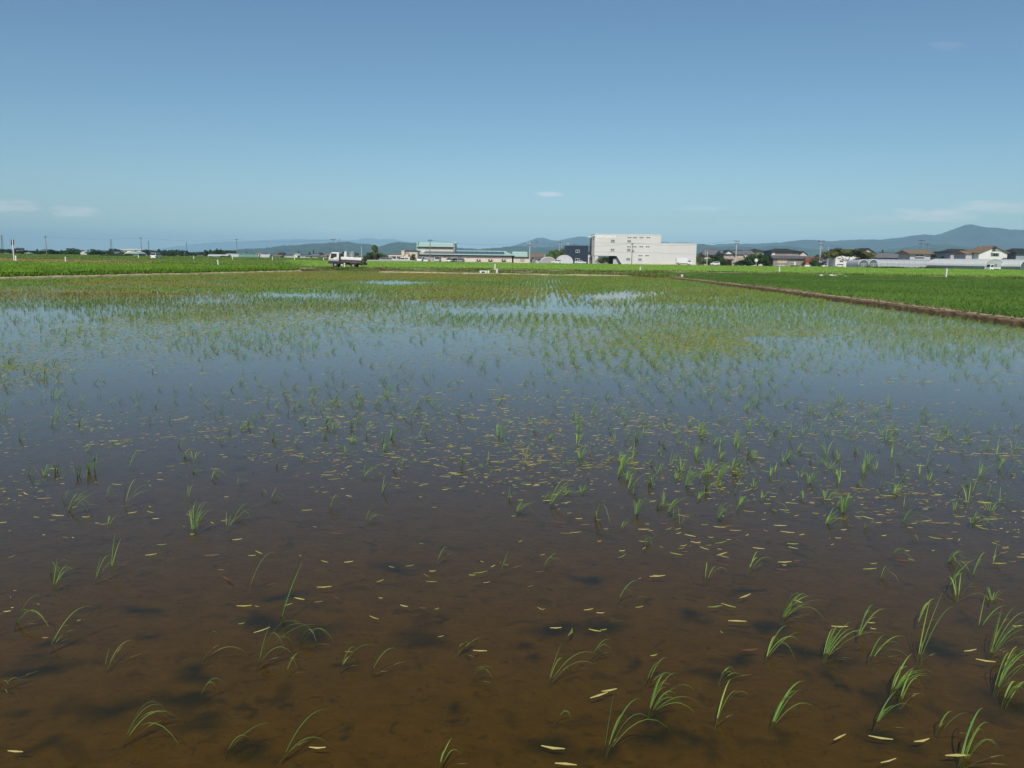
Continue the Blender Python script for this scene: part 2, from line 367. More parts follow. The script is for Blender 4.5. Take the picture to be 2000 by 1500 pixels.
bund('right_bund_crest', [(T0.x+.45, T0.y), (17.45, 60), (17.15, 27.5), (16.95, 8), (16.85, 0)], .09, .185, 'pale_soil', segl=.2, wob=.04)
bund('left_bund', [(-39, 1), (-38.7, 30), (A0.x-.4, A0.y), (TL.x-.4, TL.y+.4)], .5, .16, 'pale_soil')
bund('far_bund', [(TL.x-2, TL.y+1.2), (TM.x, TM.y+1.2), (TR.x, TR.y+1.2), (T0.x+1, T0.y+.8)], 1.2, .12, 'soil', wob=.08)
bund('concrete_edge', [(TM.x, TM.y-.02), (TR.x, TR.y-.02)], .12, .15, 'pale_soil', wob=.03, segl=1.5)
# farm track across, then the far road
TRK = [(-300, 205), (D(0, 500, 143).x, 145), (D(127, 500, 138).x, 140), (D(430, 500, 124).x, 126), (D(600, 500, 114).x, 115), (D(690, 500, 112).x, 113), (D(967, 500, 117).x, 118.5), (D(1251, 500, 118).x, 119.5), (D(1523, 500, 116).x, 117.5), (D(1850, 500, 108).x, 110), (D(2150, 500, 100).x, 102), (160, 85)]
bund('farm_track', TRK, 2.6, .28, 'dirt_road', wob=.03, segl=2)
TR2 = [(-420, 262), (-100, 248), (-40, 246), (160, 252)]
bund('far_road', TR2, 3.0, .25, 'gravel', wob=.03, segl=4)
d0 = G(592, 526, .2)
sheet('yard', [(-62, 268), (-8, 268), (120, 262), (330, 246), (380, 420), (-70, 420)], -.02, 'gravel')
bund('field_gateway', [(D(599, 520, 99.5).x, 99.5), (D(602, 520, 112).x, 112)], 1.5, .25, 'pale_soil', wob=.04)

# ------------------------------------------------------------------ rice crops (dense: one object per field)
def canopy(name, label, poly, h, dens, blade_h, blade_w, cols, front=None, seed=0, slab=True, step=2.2, ymax=1e9, nb=2):
    x0, x1 = min(p[0] for p in poly), max(p[0] for p in poly); y0, y1 = min(p[1] for p in poly), max(p[1] for p in poly)
    parts = []
    area = (x1-x0)*(y1-y0); n = int(area*dens); x = rng.uniform(x0, x1, n); y = rng.uniform(y0, y1, n)
    k = inpoly(x, y, poly) & (np.abs(x) < y*.72+8); 
    # thin out with distance beyond the front
    k &= rng.uniform(0, 1, n) < np.clip(75/np.maximum(y, 1), .12, 1.0)**1.2
    x, y = x[k], y[k]
    g = fbm(x, y, .12, seed); g2 = vnoise(x, y, .9, seed+3)
    for r in range(nb):
        m_ = len(x); P = np.stack([x+rng.uniform(-.08, .08, m_), y+rng.uniform(-.08, .08, m_), np.full(m_, h-.12 if slab else .0)], -1)
        hh = (blade_h if not slab else .12+blade_h*.35)*rng.uniform(.7, 1.15, m_)*(.85+.3*g2)
        c0, c1 = np.array(cols[0]), np.array(cols[1]); t = np.clip((g-.25)*1.5+rng.uniform(-.25, .25, m_), 0, 1)[:, None]
        sc = np.maximum(1, y/70)
        parts.append(tris(P, rng.uniform(0, 2*math.pi, m_), hh, hh*rng.uniform(.2, .8, m_), blade_w*rng.uniform(.7, 1.3, m_)*sc, c0*(1-t)+c1*t))
    # full-height edge facing the camera
    if front:
        for (a, b) in zip(front, front[1:]):
            Ln = math.hypot(b[0]-a[0], b[1]-a[1]); n = int(Ln*150); t = rng.uniform(0, 1, n); bk = np.abs(rng.normal(0, step*.45, n))
            P = np.stack([a[0]+(b[0]-a[0])*t+rng.normal(0, .1, n), a[1]+(b[1]-a[1])*t+rng.normal(0, .1, n)+bk, np.full(n, -.02)], -1)
            hh = h*rng.uniform(.6, 1.12, n); c0 = np.array(cols[0])*.8; c1 = np.array(cols[1])*.85; u = rng.uniform(0, 1, n)[:, None]
            parts.append(tris(P, rng.uniform(0, 2*math.pi, n), hh, hh*rng.uniform(.1, .5, n), np.full(n, blade_w*1.1), c0*(1-u)+c1*u))
    V, F, T = join(parts)
    if slab:   # solid mass of leaves under the tips
        xs = np.arange(x0, x1+step, step); ys = np.arange(y0, y1+step, step)
        gx, gy = np.meshgrid(xs, ys, indexing='ij'); gz = h-.05+(fbm(gx, gy, .25, seed+9)-.5)*.16
        nx, ny = gx.shape; ip = inpoly(gx.ravel(), gy.ravel(), poly).reshape(nx, ny); ok = np.zeros((nx, ny), bool); ok[:-1, :-1] = ip[:-1, :-1] & ip[1:, :-1] & ip[:-1, 1:] & ip[1:, 1:]
        idx = np.arange(nx*ny).reshape(nx, ny)
        ii, jj = np.nonzero(ok[:-1, :-1])
        top = np.stack([idx[ii, jj], idx[ii+1, jj], idx[ii+1, jj+1], idx[ii, jj+1]], -1)
        SV = np.stack([gx.ravel(), gy.ravel(), gz.ravel()], -1); low = SV.copy(); low[:, 2] = -.3
        nv = len(SV); sides = []
        okp = np.pad(ok[:-1, :-1], 1); 
        for i, j in zip(ii, jj):
            if not okp[i+1, j]: sides.append((idx[i, j], idx[i+1, j], idx[i+1, j]+nv, idx[i, j]+nv))
            if not okp[i, j+1]: sides.append((idx[i, j], idx[i, j+1], idx[i, j+1]+nv, idx[i, j]+nv))
            if not okp[i+2, j+1]: sides.append((idx[i+1, j], idx[i+1, j+1], idx[i+1, j+1]+nv, idx[i+1, j]+nv))
        SF = np.concatenate([top, np.array(sides, int)]) if sides else top
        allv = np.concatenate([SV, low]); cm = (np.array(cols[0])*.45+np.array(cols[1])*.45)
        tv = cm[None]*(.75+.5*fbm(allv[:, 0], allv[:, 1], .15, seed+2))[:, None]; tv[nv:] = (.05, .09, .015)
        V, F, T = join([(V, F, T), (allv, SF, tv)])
    o = np_obj(name, V, F, 'leaf', T); tag(o, label, 'rice crop', kind='stuff'); return o
GR = ((.15, .30, .022), (.25, .40, .042))
fA = [(A0.x-1.6, A0.y-1), (TL.x-2.2, TL.y+1.5), (D(580, 500, 106).x, 106), (D(430, 500, 107).x, 107), (D(300, 500, 112).x, 112), (D(127, 500, 118).x, 118), (D(0, 500, 117).x, 117), (-110, 120), (-110, 20), (-41, 20)]
canopy('rice_crop', 'tall bright green rice in the left field behind the low bund', fA, .48, 16, .45, .035, GR, front=[(-41.2, 25), (A0.x-1.6, A0.y-1), (TL.x-2.2, TL.y+1.5), (D(580, 500, 106).x, 106)], seed=1, step=1.0, nb=2)
fB = [(D(600, 500, 119).x, 119), (D(967, 500, 122).x, 122.5), (D(1251, 500, 123).x, 123.5), (D(1523, 500, 121).x, 121.5), (D(1850, 500, 113).x, 114), (D(2150, 500, 106).x, 107), (190, 100), (200, 238), (-20, 240), (-66, 238)]
canopy('rice_crop', 'bright green rice strip between the farm track and the buildings', fB, .38, 9, .4, .05, ((.24, .42, .06), (.34, .52, .10)), front=[fB[-1]]+fB[:6], seed=2, step=2.5)
fC = [(-330, 225), (D(-80, 500, 200).x, 200), (D(165, 500, 194).x, 194), (D(290, 500, 150).x, 150), (D(430, 500, 131).x, 131), (D(590, 500, 121).x, 121), (-68, 238), (-330, 250)]
canopy('rice_crop', 'green rice beyond the dry verge at far left, in front of the white van', fC, .32, 5, .4, .06, ((.15, .26, .035), (.24, .33, .06)), front=fC[1:6], seed=3, step=3)
fE = [(-420, 270), (-66, 256), (-72, 470), (-620, 500)]
canopy('rice_crop', 'far green fields stretching to the tree belt at left', fE, .3, 1.5, .4, .1, ((.15, .25, .04), (.22, .31, .06)), seed=4, step=6)
fD = [(17.9, 18), (18.3, 60), (T0.x+1.6, T0.y+1), (T0.x+3, 112), (D(1523, 500, 112).x, 112.5), (D(1850, 500, 105).x, 105), (D(2150, 500, 97).x, 97), (120, 75), (90, 18)]
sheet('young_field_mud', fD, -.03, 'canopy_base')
canopy('rice_crop', 'darker young green rice in the right field beyond the bare bund', fD, .25, 34, .27, .02, ((.095, .20, .03), (.17, .29, .05)), seed=5, slab=False, nb=3)

sheet('fallow_field', [(-120, 119), (D(0, 500, 119).x, 119), (D(200, 500, 117).x, 117), (D(210, 500, 150).x, 150), (D(165, 500, 192).x, 192), (D(-80, 500, 198).x, 198), (-200, 215)], .18, 'fallow')
# grass verges and weeds
def grass(name, label, pts, w, dens, hmin, hmax, cols, bw=.03, z=.1, seed=0, patchy=0):
    parts = []
    for a, b in zip(pts, pts[1:]):
        Ln = math.hypot(b[0]-a[0], b[1]-a[1]); n = int(Ln*w*dens); t = rng.uniform(0, 1, n); s = rng.uniform(-w/2, w/2, n)
        dx, dy = (b[0]-a[0])/Ln, (b[1]-a[1])/Ln
        x = a[0]+dx*Ln*t-dy*s; y = a[1]+dy*Ln*t+dx*s; g = fbm(x, y*.5, .35, seed)
        k = g > patchy; x, y, g = x[k], y[k], g[k]; n = len(x)
        hh = (hmin+(hmax-hmin)*np.clip((g-.3)*2.2, 0, 1))*rng.uniform(.5, 1.2, n)
        ci = rng.integers(0, len(cols), n); gg = vnoise(x, y, .5, seed+4)
        ci = np.where(rng.uniform(0, 1, n) < .55, np.clip((gg*len(cols)).astype(int), 0, len(cols)-1), ci)
        P = np.stack([x, y, np.full(n, z)], -1)
        parts.append(tris(P, rng.uniform(0, 6.3, n), hh, hh*rng.uniform(.2, .9, n), bw*rng.uniform(.6, 1.4, n), np.array(cols)[ci]*rng.uniform(.8, 1.2, (n, 1))))
    V, F, T = join(parts); o = np_obj(name, V, F, 'leaf', T); return tag(o, label, 'grass', kind='stuff')
GG = [(.12, .21, .03), (.17, .26, .05), (.21, .27, .06), (.10, .16, .03)]
DRY = [(.36, .24, .11), (.48, .38, .2), (.32, .2, .09), (.24, .24, .08)]
grass('weeds', 'green and brown weeds on the far bund below the tanker truck', [(D(600, 520, 104).x, 103), (TM.x, TM.y+3.2), (TR.x, TR.y+4.5), (T0.x+2, T0.y+3)], 6, 60, .10, .42, GG+[(.24, .2, .08)], .05, .05, seed=2)
grass('weeds', 'tall weeds in front of the truck wheels', [(D(622, 520, 108).x, 107.8), (D(716, 520, 108).x, 107.8)], 2.6, 110, .2, .58, GG+[(.16, .16, .05)], .04, .05, seed=8)
grass('grass', 'rough grass along the edge of the farm track', [(TRK[4][0], TRK[4][1]-3)]+[(x, y-2.7) for x, y in TRK[5:11]], 2.0, 90, .12, .42, GG+[(.30, .27, .12), (.2, .16, .07)], .05, .1, seed=3)
grass('dry_grass', 'brown dry grass verge in front of the far left field', [(-130, 150), (D(0, 500, 145).x, 145), (D(200, 500, 138).x, 138)], 50, 7, .05, .30, DRY, .12, .18, seed=4, patchy=.40)
grass('grass', 'straggling green and straw coloured grass on the left track', [(D(200, 500, 124).x, 124), (D(430, 500, 117).x, 117), (D(590, 500, 111).x, 111)], 13, 26, .06, .26, GG+DRY[:2], .05, .1, seed=5)
grass('grass', 'yellowish grass verge along the far road at left', [(-330, 256), (-60, 244)], 6, 9, .15, .5, GG+[(.22, .2, .07), (.2, .13, .05)], .1, .1, seed=6)
grass('grass', 'low green grass on the left bund beside the flooded paddy', [(-38.7, 30), (A0.x-.7, A0.y), (TL.x-.8, TL.y+.8)], .9, 55, .03, .16, GG+[(.3, .25, .14)], .03, .08, seed=7, patchy=.4)
grass('grass', 'sparse grass and straw on the right earth bund', [(T0.x+.4, T0.y), (17.5, 60), (17.2, 27.5), (17, 15)], .55, 110, .03, .10, [(.3, .24, .13), (.36, .3, .18), (.10, .14, .03)], .02, .2, seed=9, patchy=.45)
grass('grass', 'grass edge between the far rice and the building yards', [(-66, 243), (-20, 258), (120, 258), (200, 243)], 5, 9, .15, .45, GG+[(.22, .2, .08)], .1, 0, seed=10)
grass('grass', 'mixed grass verge around the right rice fields', [(T0.x+3, 113), (D(1523, 500, 113.4).x, 113.4), (D(1850, 500, 106).x, 106), (D(2150, 500, 98).x, 98)], 2.2, 45, .06, .26, GG+[(.26, .22, .1)], .04, .08, seed=11)

# ------------------------------------------------------------------ rice seedlings in the flooded paddy
GC = np.array([(.15, .29, .05), (.20, .35, .06), (.26, .38, .07), (.12, .24, .06)])
def seedling_mesh(nb, h, reach, az0=0, spread=.7, lying=0, w=.0055, seed=0, up=0):
    r = np.random.default_rng(seed); n = nb+lying
    P = np.stack([r.uniform(-.008, .008, n), r.uniform(-.008, .008, n), np.full(n, -.05)], -1)
    az = az0+r.uniform(-spread, spread, n); hh = h*r.uniform(.6, 1.0, n)+.05; rr = reach*r.uniform(.5, 1.25, n); dr = r.uniform(.3, 1.6, n); dp = np.where(r.uniform(0, 1, n) < .6, r.uniform(.3, 1.0, n), 0)
    if up: k = min(up, n); rr[:k] *= .3; hh[:k] *= 1.2; dr[:k] = .1; dp[:k] = 0
    col = GC[r.integers(0, 4, n)]*r.uniform(.85, 1.25, (n, 1))
    ww = np.full(n, w)*r.uniform(.8, 1.25, n)
    if lying:                                  # blades fallen onto the water
        hh[nb:] = .055; rr[nb:] = r.uniform(.08, .2, lying); dr[nb:] = .6; dp[nb:] = 0; col[nb:] = np.array([(.42, .42, .16)])*r.uniform(.7, 1.1, (lying, 1)); az[nb:] = az0+r.uniform(-.9, .9, lying)
    V, F, T = ribbons(P, az, hh, rr, ww, 9, col, droop=dr, tw=az+math.pi/2+r.uniform(-.5, .5, n), drop=dp)
    V[:, 2] = np.maximum(V[:, 2], -.05)
    base = (V[:, 2] < .015); T[base] = T[base]*.6+np.array([.22, .16, .06])*.4
    return V, F, T
def seed_obj(V, F, T):
    return np_obj('rice_seedling', V, F, 'leaf', T)
# the foreground plants one can tell apart: px, py of the foot, height px, azimuth (0 = right), blades, lying, upright, label
HP = [
 (545, 1205, 112, .1, 4, 1, 3, 'tallest seedling at centre left, three blades in a V over its reflection'),
 (500, 1292, 72, .2, 7, 2, 1, 'bushy seedling with blades leaning right, just below the tall V-shaped one'),
 (238, 1438, 70, .1, 6, 1, 0, 'large arching seedling at lower left with long blades bending right'),
 (440, 1462, 48, .0, 3, 0, 0, 'seedling arched like a bow at the bottom, left of a hooked one'),
 (547, 1470, 62, .3, 2, 1, 0, 'hooked seedling at the bottom edge with one blade fallen toward the viewer'),
 (385, 1357, 42, .3, 2, 0, 0, 'small two-blade seedling alone above the bow-shaped one'),
 (396, 1274, 52, .0, 2, 1, 0, 'thin seedling with one hair-fine round arch, left foreground'),
 (556, 1308, 38, .0, 2, 1, 0, 'seedling with one long flat arch and a pale fallen blade'),
 (586, 1252, 50, .1, 4, 1, 1, 'seedling of crossing arched blades, right of the bushy one'),
 (662, 1298, 42, .1, 3, 1, 0, 'short thick seedling bending right beside a dark algae patch'),
 (722, 1306, 44, .2, 2, 2, 1, 'sprawling seedling with fallen blades left of the bare centre'),
 (918, 1322, 36, .1, 3, 1, 0, 'low arched seedling in the bare centre foreground'),
 (893, 1265, 12, .0, 3, 3, 0, 'flattened seedling lying on the water in the centre foreground'),
 (1073, 1325, 58, .3, 4, 1, 1, 'upright seedling fanned to the right, centre foreground'),
 (1153, 1275, 32, .1, 4, 1, 0, 'low seedling with dense blades curving right, behind the fanned one'),
 (1083, 1397, 30, .3, 2, 0, 0, 'tiny single-arch seedling in the bottom centre'),
 (1183, 1457, 92, .2, 5, 1, 1, 'tall seedling with one straight blade at bottom right of centre'),
 (1268, 1384, 58, .3, 12, 0, 0, 'brightest and densest green clump in the right foreground'),
 (1262, 1326, 36, .3, 4, 1, 0, 'loose seedling just behind the dense bright clump'),
 (1395, 1404, 64, .35, 3, 1, 0, 'seedling with a tall straight blade and one long arch, right foreground'),
 (1404, 1320, 30, .2, 4, 2, 0, 'half fallen seedling with pale blades on the water, right foreground'),
 (1503, 1412, 70, .2, 5, 0, 0, 'neat fountain-shaped seedling alone on bare mud, right foreground'),
 (1492, 1282, 58, .25, 7, 0, 0, 'seedling whose many blades sweep right, above the fountain-shaped one'),
 (1525, 1205, 55, .2, 14, 5, 1, 'tangled clump of green and yellow blades at right of centre'),
 (1608, 1278, 70, .25, 10, 5, 0, 'big clump over a mat of yellow dead leaves, right foreground'),
 (1675, 1240, 56, .3, 5, 0, 1, 'seedling with three tall blades behind the clump on yellow leaves'),
 (1697, 1282, 46, .15, 4, 1, 0, 'arched seedling right of the clump on yellow leaves'),
 (1797, 1280, 94, .35, 3, 3, 2, 'tall narrow straight seedling at the right with fallen blades behind'),
 (1740, 1346, 50, .25, 12, 1, 0, 'dense clump of dark green blades at lower right'),
 (1757, 1366, 48, .35, 3, 1, 0, 'single long blade seedling in front of the dense dark clump'),
 (1708, 1410, 54, .25, 4, 1, 0, 'seedling with pale tipped blades below the dense dark clump'),
 (1830, 1422, 28, .0, 3, 1, 0, 'low seedling arched flat to the right near the bottom right corner'),
 (1878, 1482, 68, .35, 6, 2, 0, 'thick seedling leaning right in the bottom right corner'),
 (1852, 1142, 46, .1, 4, 1, 1, 'bent seedling standing apart at the right side of mid water'),
 (1932, 1275, 80, .3, 10, 3, 2, 'tall clump beside the right edge of the photograph'),
 (1945, 1342, 74, .3, 12, 3, 0, 'broad clump over a dark patch at the right edge'),
 (1962, 1364, 36, .2, 6, 1, 0, 'short tuft in front of the broad clump at the right edge'),
 (1788, 1214, 40, .3, 4, 1, 0, 'small seedling behind the tall narrow straight one'),
 (1912, 1222, 48, .4, 3, 0, 1, 'thin straight blades behind the tall clump at the right edge'),
 (94, 1260, 52, .5, 3, 1, 0, 'seedling with two separate arcs near the left edge'),
 (26, 1216, 46, .3, 6, 2, 0, 'seedling leaning right close to the left edge, above the two-arc one'),
 (2, 1332, 12, .0, 3, 2, 0, 'blades lying on the water at the left edge'),
 (1207, 1167, 42, .35, 2, 1, 0, 'seedling with one blade up and one bent down, middle of the open mud'),
 (1058, 1106, 38, .3, 3, 0, 0, 'small slanting seedling in the centre, above the open mud'),
 (975, 1112, 44, .45, 2, 2, 1, 'seedling with one upright and flat fallen blades in the centre'),
 (852, 1092, 28, .2, 2, 1, 0, 'tiny hooked seedling left of centre'),
 (484, 1148, 60, .5, 2, 1, 1, 'thin slanting seedling left of the tall V-shaped one'),
 (96, 1118, 32, .0, 4, 1, 0, 'low seedling bending right in the left mid water'),
 (184, 1128, 50, .35, 5, 2, 1, 'bushy seedling above a yellow floating leaf, left mid water'),
 (217, 1106, 48, .9, 2, 1, 2, 'narrow upright seedling right of the bushy one, left mid water'),
 (243, 980, 44, .3, 6, 1, 1, 'bright green tuft in the left mid water'),
 (130, 998, 42, .3, 14, 1, 0, 'dark blue-green dense tuft leaning right at left'),
 (372, 1004, 32, .2, 6, 0, 1, 'small fan-shaped tuft right of the bright green one'),
 (455, 1012, 40, .2, 7, 3, 0, 'tuft with yellow fallen leaves at its foot, left of centre'),
 (640, 992, 32, .1, 6, 1, 0, 'small leaning tuft left of centre'),
 (714, 1016, 30, .3, 5, 1, 0, 'thin tuft in the middle of the water, left of centre'),
 (1072, 985, 58, .3, 16, 2, 0, 'long dense tuft leaning right at centre, with a dark reflection'),
 (1205, 928, 42, .4, 18, 1, 3, 'thick bright tuft in the row right of centre'),
 (1337, 948, 44, .4, 14, 1, 2, 'thick tuft second in the rows right of centre'),
 (1398, 938, 46, .4, 18, 1, 2, 'dense tuft over a brown reflection, right of centre'),
 (1400, 1012, 32, .2, 14, 2, 0, 'low bright tuft below the dense one with the brown reflection'),
 (1302, 1000, 40, .2, 8, 6, 0, 'tuft tangled with yellow fallen leaves right of centre'),
 (1612, 1022, 30, .2, 8, 2, 0, 'low pale tuft at right of centre'),
 (1462, 1108, 34, .1, 3, 2, 0, 'arched thin seedling between clumps, right of centre'),
 (206, 1296, 34, 1.0, 2, 2, 1, 'broken seedling with one blade flat on the water, left foreground'),
 (856, 1490, 26, .5, 3, 1, 0, 'seedling cut by the bottom edge, centre left'),
]
taken = []
for i, (px, py, hp, az, nb, ly, up, lab) in enumerate(HP):
    p = G(px, py, 0); dist = math.hypot(p.y, CAM_H); s = hp/FPX*math.sqrt(p.x**2+p.y**2+CAM_H**2)/max(.35, p.y/dist)
    s = min(s, .34)*.86
    V, F, T = seedling_mesh(nb, s, max(s*1.3, .11), az, .55, ly, w=.0062 if nb < 9 else .005, seed=100+i, up=up)
    o = seed_obj(V, F, T); o.location = (p.x, p.y, 0); tag(o, lab, 'rice seedling', 'rice seedlings in the flooded paddy'); taken.append((p.x, p.y))
taken = np.array(taken)

# rows of hills 0.30 m apart, 0.18 m along the row
RA = R(2.0); ca, sa = math.cos(RA), math.sin(RA)
ri = np.arange(-190, 120); rj = np.arange(0, 640)
gi, gj = np.meshgrid(ri, rj, indexing='ij'); u = gi.ravel()*.30+.1; v = 1.6+gj.ravel()*.18
u = u+rng.normal(0, .055, u.shape)+.05*np.sin(v*.25+gi.ravel()*.2); v = v+rng.normal(0, .04, v.shape)
hx = u*ca+v*sa; hy = -u*sa+v*ca
ppx, ppy = toppx(np.stack([hx, hy, 0*hx], -1))
ok = inpoly(hx, hy, paddy) & (hy > 1.8) & (ppx > -420) & (ppx < 2420) & (ppy < 1560)
ok &= (hx < np.interp(hy, [0, 27, 60, 90], [15.9, 16.1, 16.4, 16.6]))
hx, hy, ppx, ppy = hx[ok], hy[ok], ppx[ok], ppy[ok]
def field(px, py, x, y):     # chance that a hill has survived there
    d = np.interp(py, [530, 560, 600, 640, 690, 750, 850, 950, 1030, 1120, 1250, 1500], [1.0, .97, .93, .68, .55, .50, .50, .50, .34, .13, .07, .06])
    g = fbm(x, y, .22, 21); g = np.clip((g-.33)*3.2, np.where(py > 640, .3, .1), 1.5); d = d*np.where(py < 600, .5+.7*g, g)+(py < 575)*.15
    def blob(cx, cy, rx, ry): return np.exp(-((px-cx)/rx)**2-((py-cy)/ry)**2)
    d += .22*blob(1250, 655, 330, 45)*(py > 600)+.3*blob(1450, 660, 200, 30)+.25*blob(1130, 800, 120, 120)+.3*blob(680, 800, 260, 60)+.35*blob(1720, 620, 330, 40)+.5*blob(1900, 655, 200, 30)
    d += .5*blob(1900, 640, 220, 40)+.25*blob(1350, 950, 260, 70)+.1*blob(1850, 1280, 200, 160)+.35*blob(60, 735, 90, 28)
    d -= .3*blob(250, 700, 330, 30)+.15*blob(900, 690, 260, 40)+.2*blob(1500, 780, 400, 60)
    d -= 1.5*blob(765, 550, 80, 5)+1.1*blob(410, 588, 80, 6)+1.2*blob(1225, 577, 80, 8)+.6*blob(560, 577, 150, 6)+.5*blob(1080, 565, 14, 40)+.25*blob(1050, 600, 120, 20)
    d -= .3*blob(850, 1100, 350, 120)
    return d
dn = field(ppx, ppy, hx, hy)
near = (ppy > 1130)
keep = rng.uniform(0, 1, len(hx)) < dn
if len(taken):
    for (tx, ty) in taken: keep &= ~(((hx-tx)**2+(hy-ty)**2) < .14**2)
keep &= ~((ppy > 1180) & (ppx < 1850) & (rng.uniform(0, 1, len(hx)) < .7))
keep &= ~((ppy > 1180) & (ppx > 760) & (ppx < 1030))
hx, hy, ppx, ppy, dn = [a[keep] for a in (hx, hy, ppx, ppy, dn)]
order = np.argsort(hy**2+hx**2+1e5*((ppx < -10) | (ppx > 2010))); NIND = 300-len(HP)
ind, rest = order[:NIND], order[NIND:]
protos = []
for i in range(18):
    nb = [4, 6, 9, 12, 7, 16][i % 6]
    V, F, T = seedling_mesh(nb, random.uniform(.10, .18), random.uniform(.10, .2), .2, 1.0, i % 3, w=.0045, seed=500+i, up=i % 3)
    protos.append((V, F, T, None))
pobj = []
for i, k in enumerate(ind):
    j = i % 18
    if i < 18: o = seed_obj(*protos[j][:3]); pobj.append(o)
    else: o = pobj[j].copy(); C.objects.link(o)
    s = random.uniform(.5, 1.15); o.location = (hx[k], hy[k], 0); o.rotation_euler = (0, 0, random.uniform(-1.1, 1.2)); o.scale = (s, s, random.uniform(.6, 1.1)*s)
    tag(o, 'thin young rice seedling among the many scattered across the nearer water', 'rice seedling', 'rice seedlings in the flooded paddy')
# everything further out is one growth
parts = []
x, y, px_, py_, d_ = hx[rest], hy[rest], ppx[rest], ppy[rest], dn[rest]
big = fbm(x, y, .5, 31)
for (ya, yb, nb, ns) in ((0, 18, 9, 5), (18, 40, 7, 2), (40, 200, 5, 1)):
    s = (y >= ya) & (y < yb)
    for b in range(nb):
        m_ = s & (rng.uniform(0, 1, len(x)) < (.95 if b < 2 else .35+.65*big)); n = int(m_.sum())
        if not n: continue
        P = np.stack([x[m_]+rng.normal(0, .018, n), y[m_]+rng.normal(0, .02, n), np.full(n, -.05)], -1)
        hh = .035+(.07+.10*big[m_])*rng.uniform(.55, 1.15, n)
        # greener seedlings near, olive and yellow ones toward the far left
        t = np.clip((620-py_[m_])/55, 0, 1)*np.clip(.75+(900-px_[m_])/1500, .35, 1); t = (t*np.clip((fbm(x[m_], y[m_], .13, 41)-.3)*2.6, .05, 1.3))[:, None]*rng.uniform(.5, 1.3, (n, 1)); t = np.clip(t, 0, 1)
        col = GC[rng.integers(0, 4, n)]*.95*(1-t)+np.array([.30, .27, .06])*t
        w = np.full(n, .0058)*np.clip(y[m_]/14, 1, 4)
        if ns > 1: parts.append(ribbons(P, rng.uniform(-1.2, 1.5, n), hh, hh*rng.uniform(.4, 1.7, n), w*.9, ns, col, droop=rng.uniform(0, 1.0, n), tw=rng.uniform(0, 3.1, n)))
        else: parts.append(tris(P, rng.uniform(-1, 1.2, n), hh, hh*rng.uniform(.2, .8, n), w, col))
V, F, T = join(parts)
o = np_obj('rice_seedlings', V, F, 'leaf', T); tag(o, 'thinly planted rows of young rice filling the far part of the flooded paddy', 'rice crop', kind='stuff')

# ------------------------------------------------------------------ floating dead leaves
LC = np.array([(.50, .43, .09), (.52, .46, .16), (.34, .37, .08), (.22, .15, .07), (.36, .28, .13), (.19, .27, .06), (.17, .08, .05)])
def leafs(P, az, ln, w, col):     # flat slightly curled leaf, two quads, 3 mm over the water
    n = len(P); cx, sy = np.cos(az), np.sin(az); V = []
    cv = rng.uniform(-.09, .09, n)
    for t, ww, z in ((-.5, .15, .004), (0, 1, .003), (.5, .1, .006)):
        o = (1-4*t*t)*cv*ln*.5
        c = P+np.stack([cx*ln*t-sy*o, sy*ln*t+cx*o, np.full(n, z)], -1); s = np.stack([-sy*w*ww/2, cx*w*ww/2, np.zeros(n)], -1)
        V += [c-s, c+s+np.array([0, 0, .003])]
    V = np.stack(V, 1).reshape(-1, 3); F = (np.arange(n)[:, None, None]*6+np.array([[0, 1, 3, 2], [2, 3, 5, 4]])[None]).reshape(-1, 4)
    return V, F, np.repeat(col, 6, 0)
# candidates drawn evenly over the picture area they cover, kept by patch
n = 150000; cpx = rng.uniform(-400, 2400, n); cpy = 560+rng.uniform(0, 1, n)**1.0*740
def lfield(px, py, x, y):
    d = np.interp(py, [560, 600, 650, 720, 800, 900, 1000, 1060, 1130, 1300], [.5, .5, .5, .34, .32, .22, .10, .055, .028, .01])
    g = fbm(x*.7, y, .8, 51); d = d*np.clip((g-.34)*3.5, .12, 2.2)
    def blob(cx, cy, rx, ry): return np.exp(-((px-cx)/rx)**2-((py-cy)/ry)**2)
    d *= .6+.8*blob(1350, 850, 550, 200)-.25*blob(900, 830, 200, 80)+.8*blob(1700, 1050, 500, 120)+.6*blob(1300, 980, 250, 60)
    d += .5*blob(1350, 665, 260, 35)+.4*blob(1080, 640, 80, 20)+.7*blob(40, 740, 80, 22)+.2*blob(300, 640, 250, 16)
    return d
A = np.array([G(a, b) for a, b in zip(cpx, cpy)])
hn = rng.integers(0, len(hx), n); hk = (ppy[hn] > 640) & (rng.uniform(0, 1, n) < .5)
A[hk, 0] = hx[hn][hk]+rng.normal(.05, .10, int(hk.sum())); A[hk, 1] = hy[hn][hk]+rng.normal(0, .09, int(hk.sum())); ax_, ay_ = toppx(A); cpx = np.where(hk, ax_, cpx); cpy = np.where(hk, ay_, cpy)
lk = (rng.uniform(0, 1, n) < np.minimum(lfield(cpx, cpy, A[:, 0], A[:, 1]), .6)*np.where(cpy > 960, .30, .15)) & inpoly(A[:, 0], A[:, 1], paddy) & (A[:, 0] < 15.9)
A = A[lk]; A[:, 2] = 0; apx, apy = cpx[lk], cpy[lk]
order = np.argsort(A[:, 1]**2+A[:, 0]**2+1e5*((apx < 0) | (apx > 2000))); li, lr = order[:300], order[300:]
lobj = []; HL = [(1190, 1350), (1720, 1443), (1800, 1448), (1870, 1478), (1640, 1442), (1080, 1462), (1640, 1225), (1895, 1272), (1105, 1495), (1735, 1488), (30, 1470), (620, 1462), (1925, 1292), (1440, 1215), (1170, 1360)]
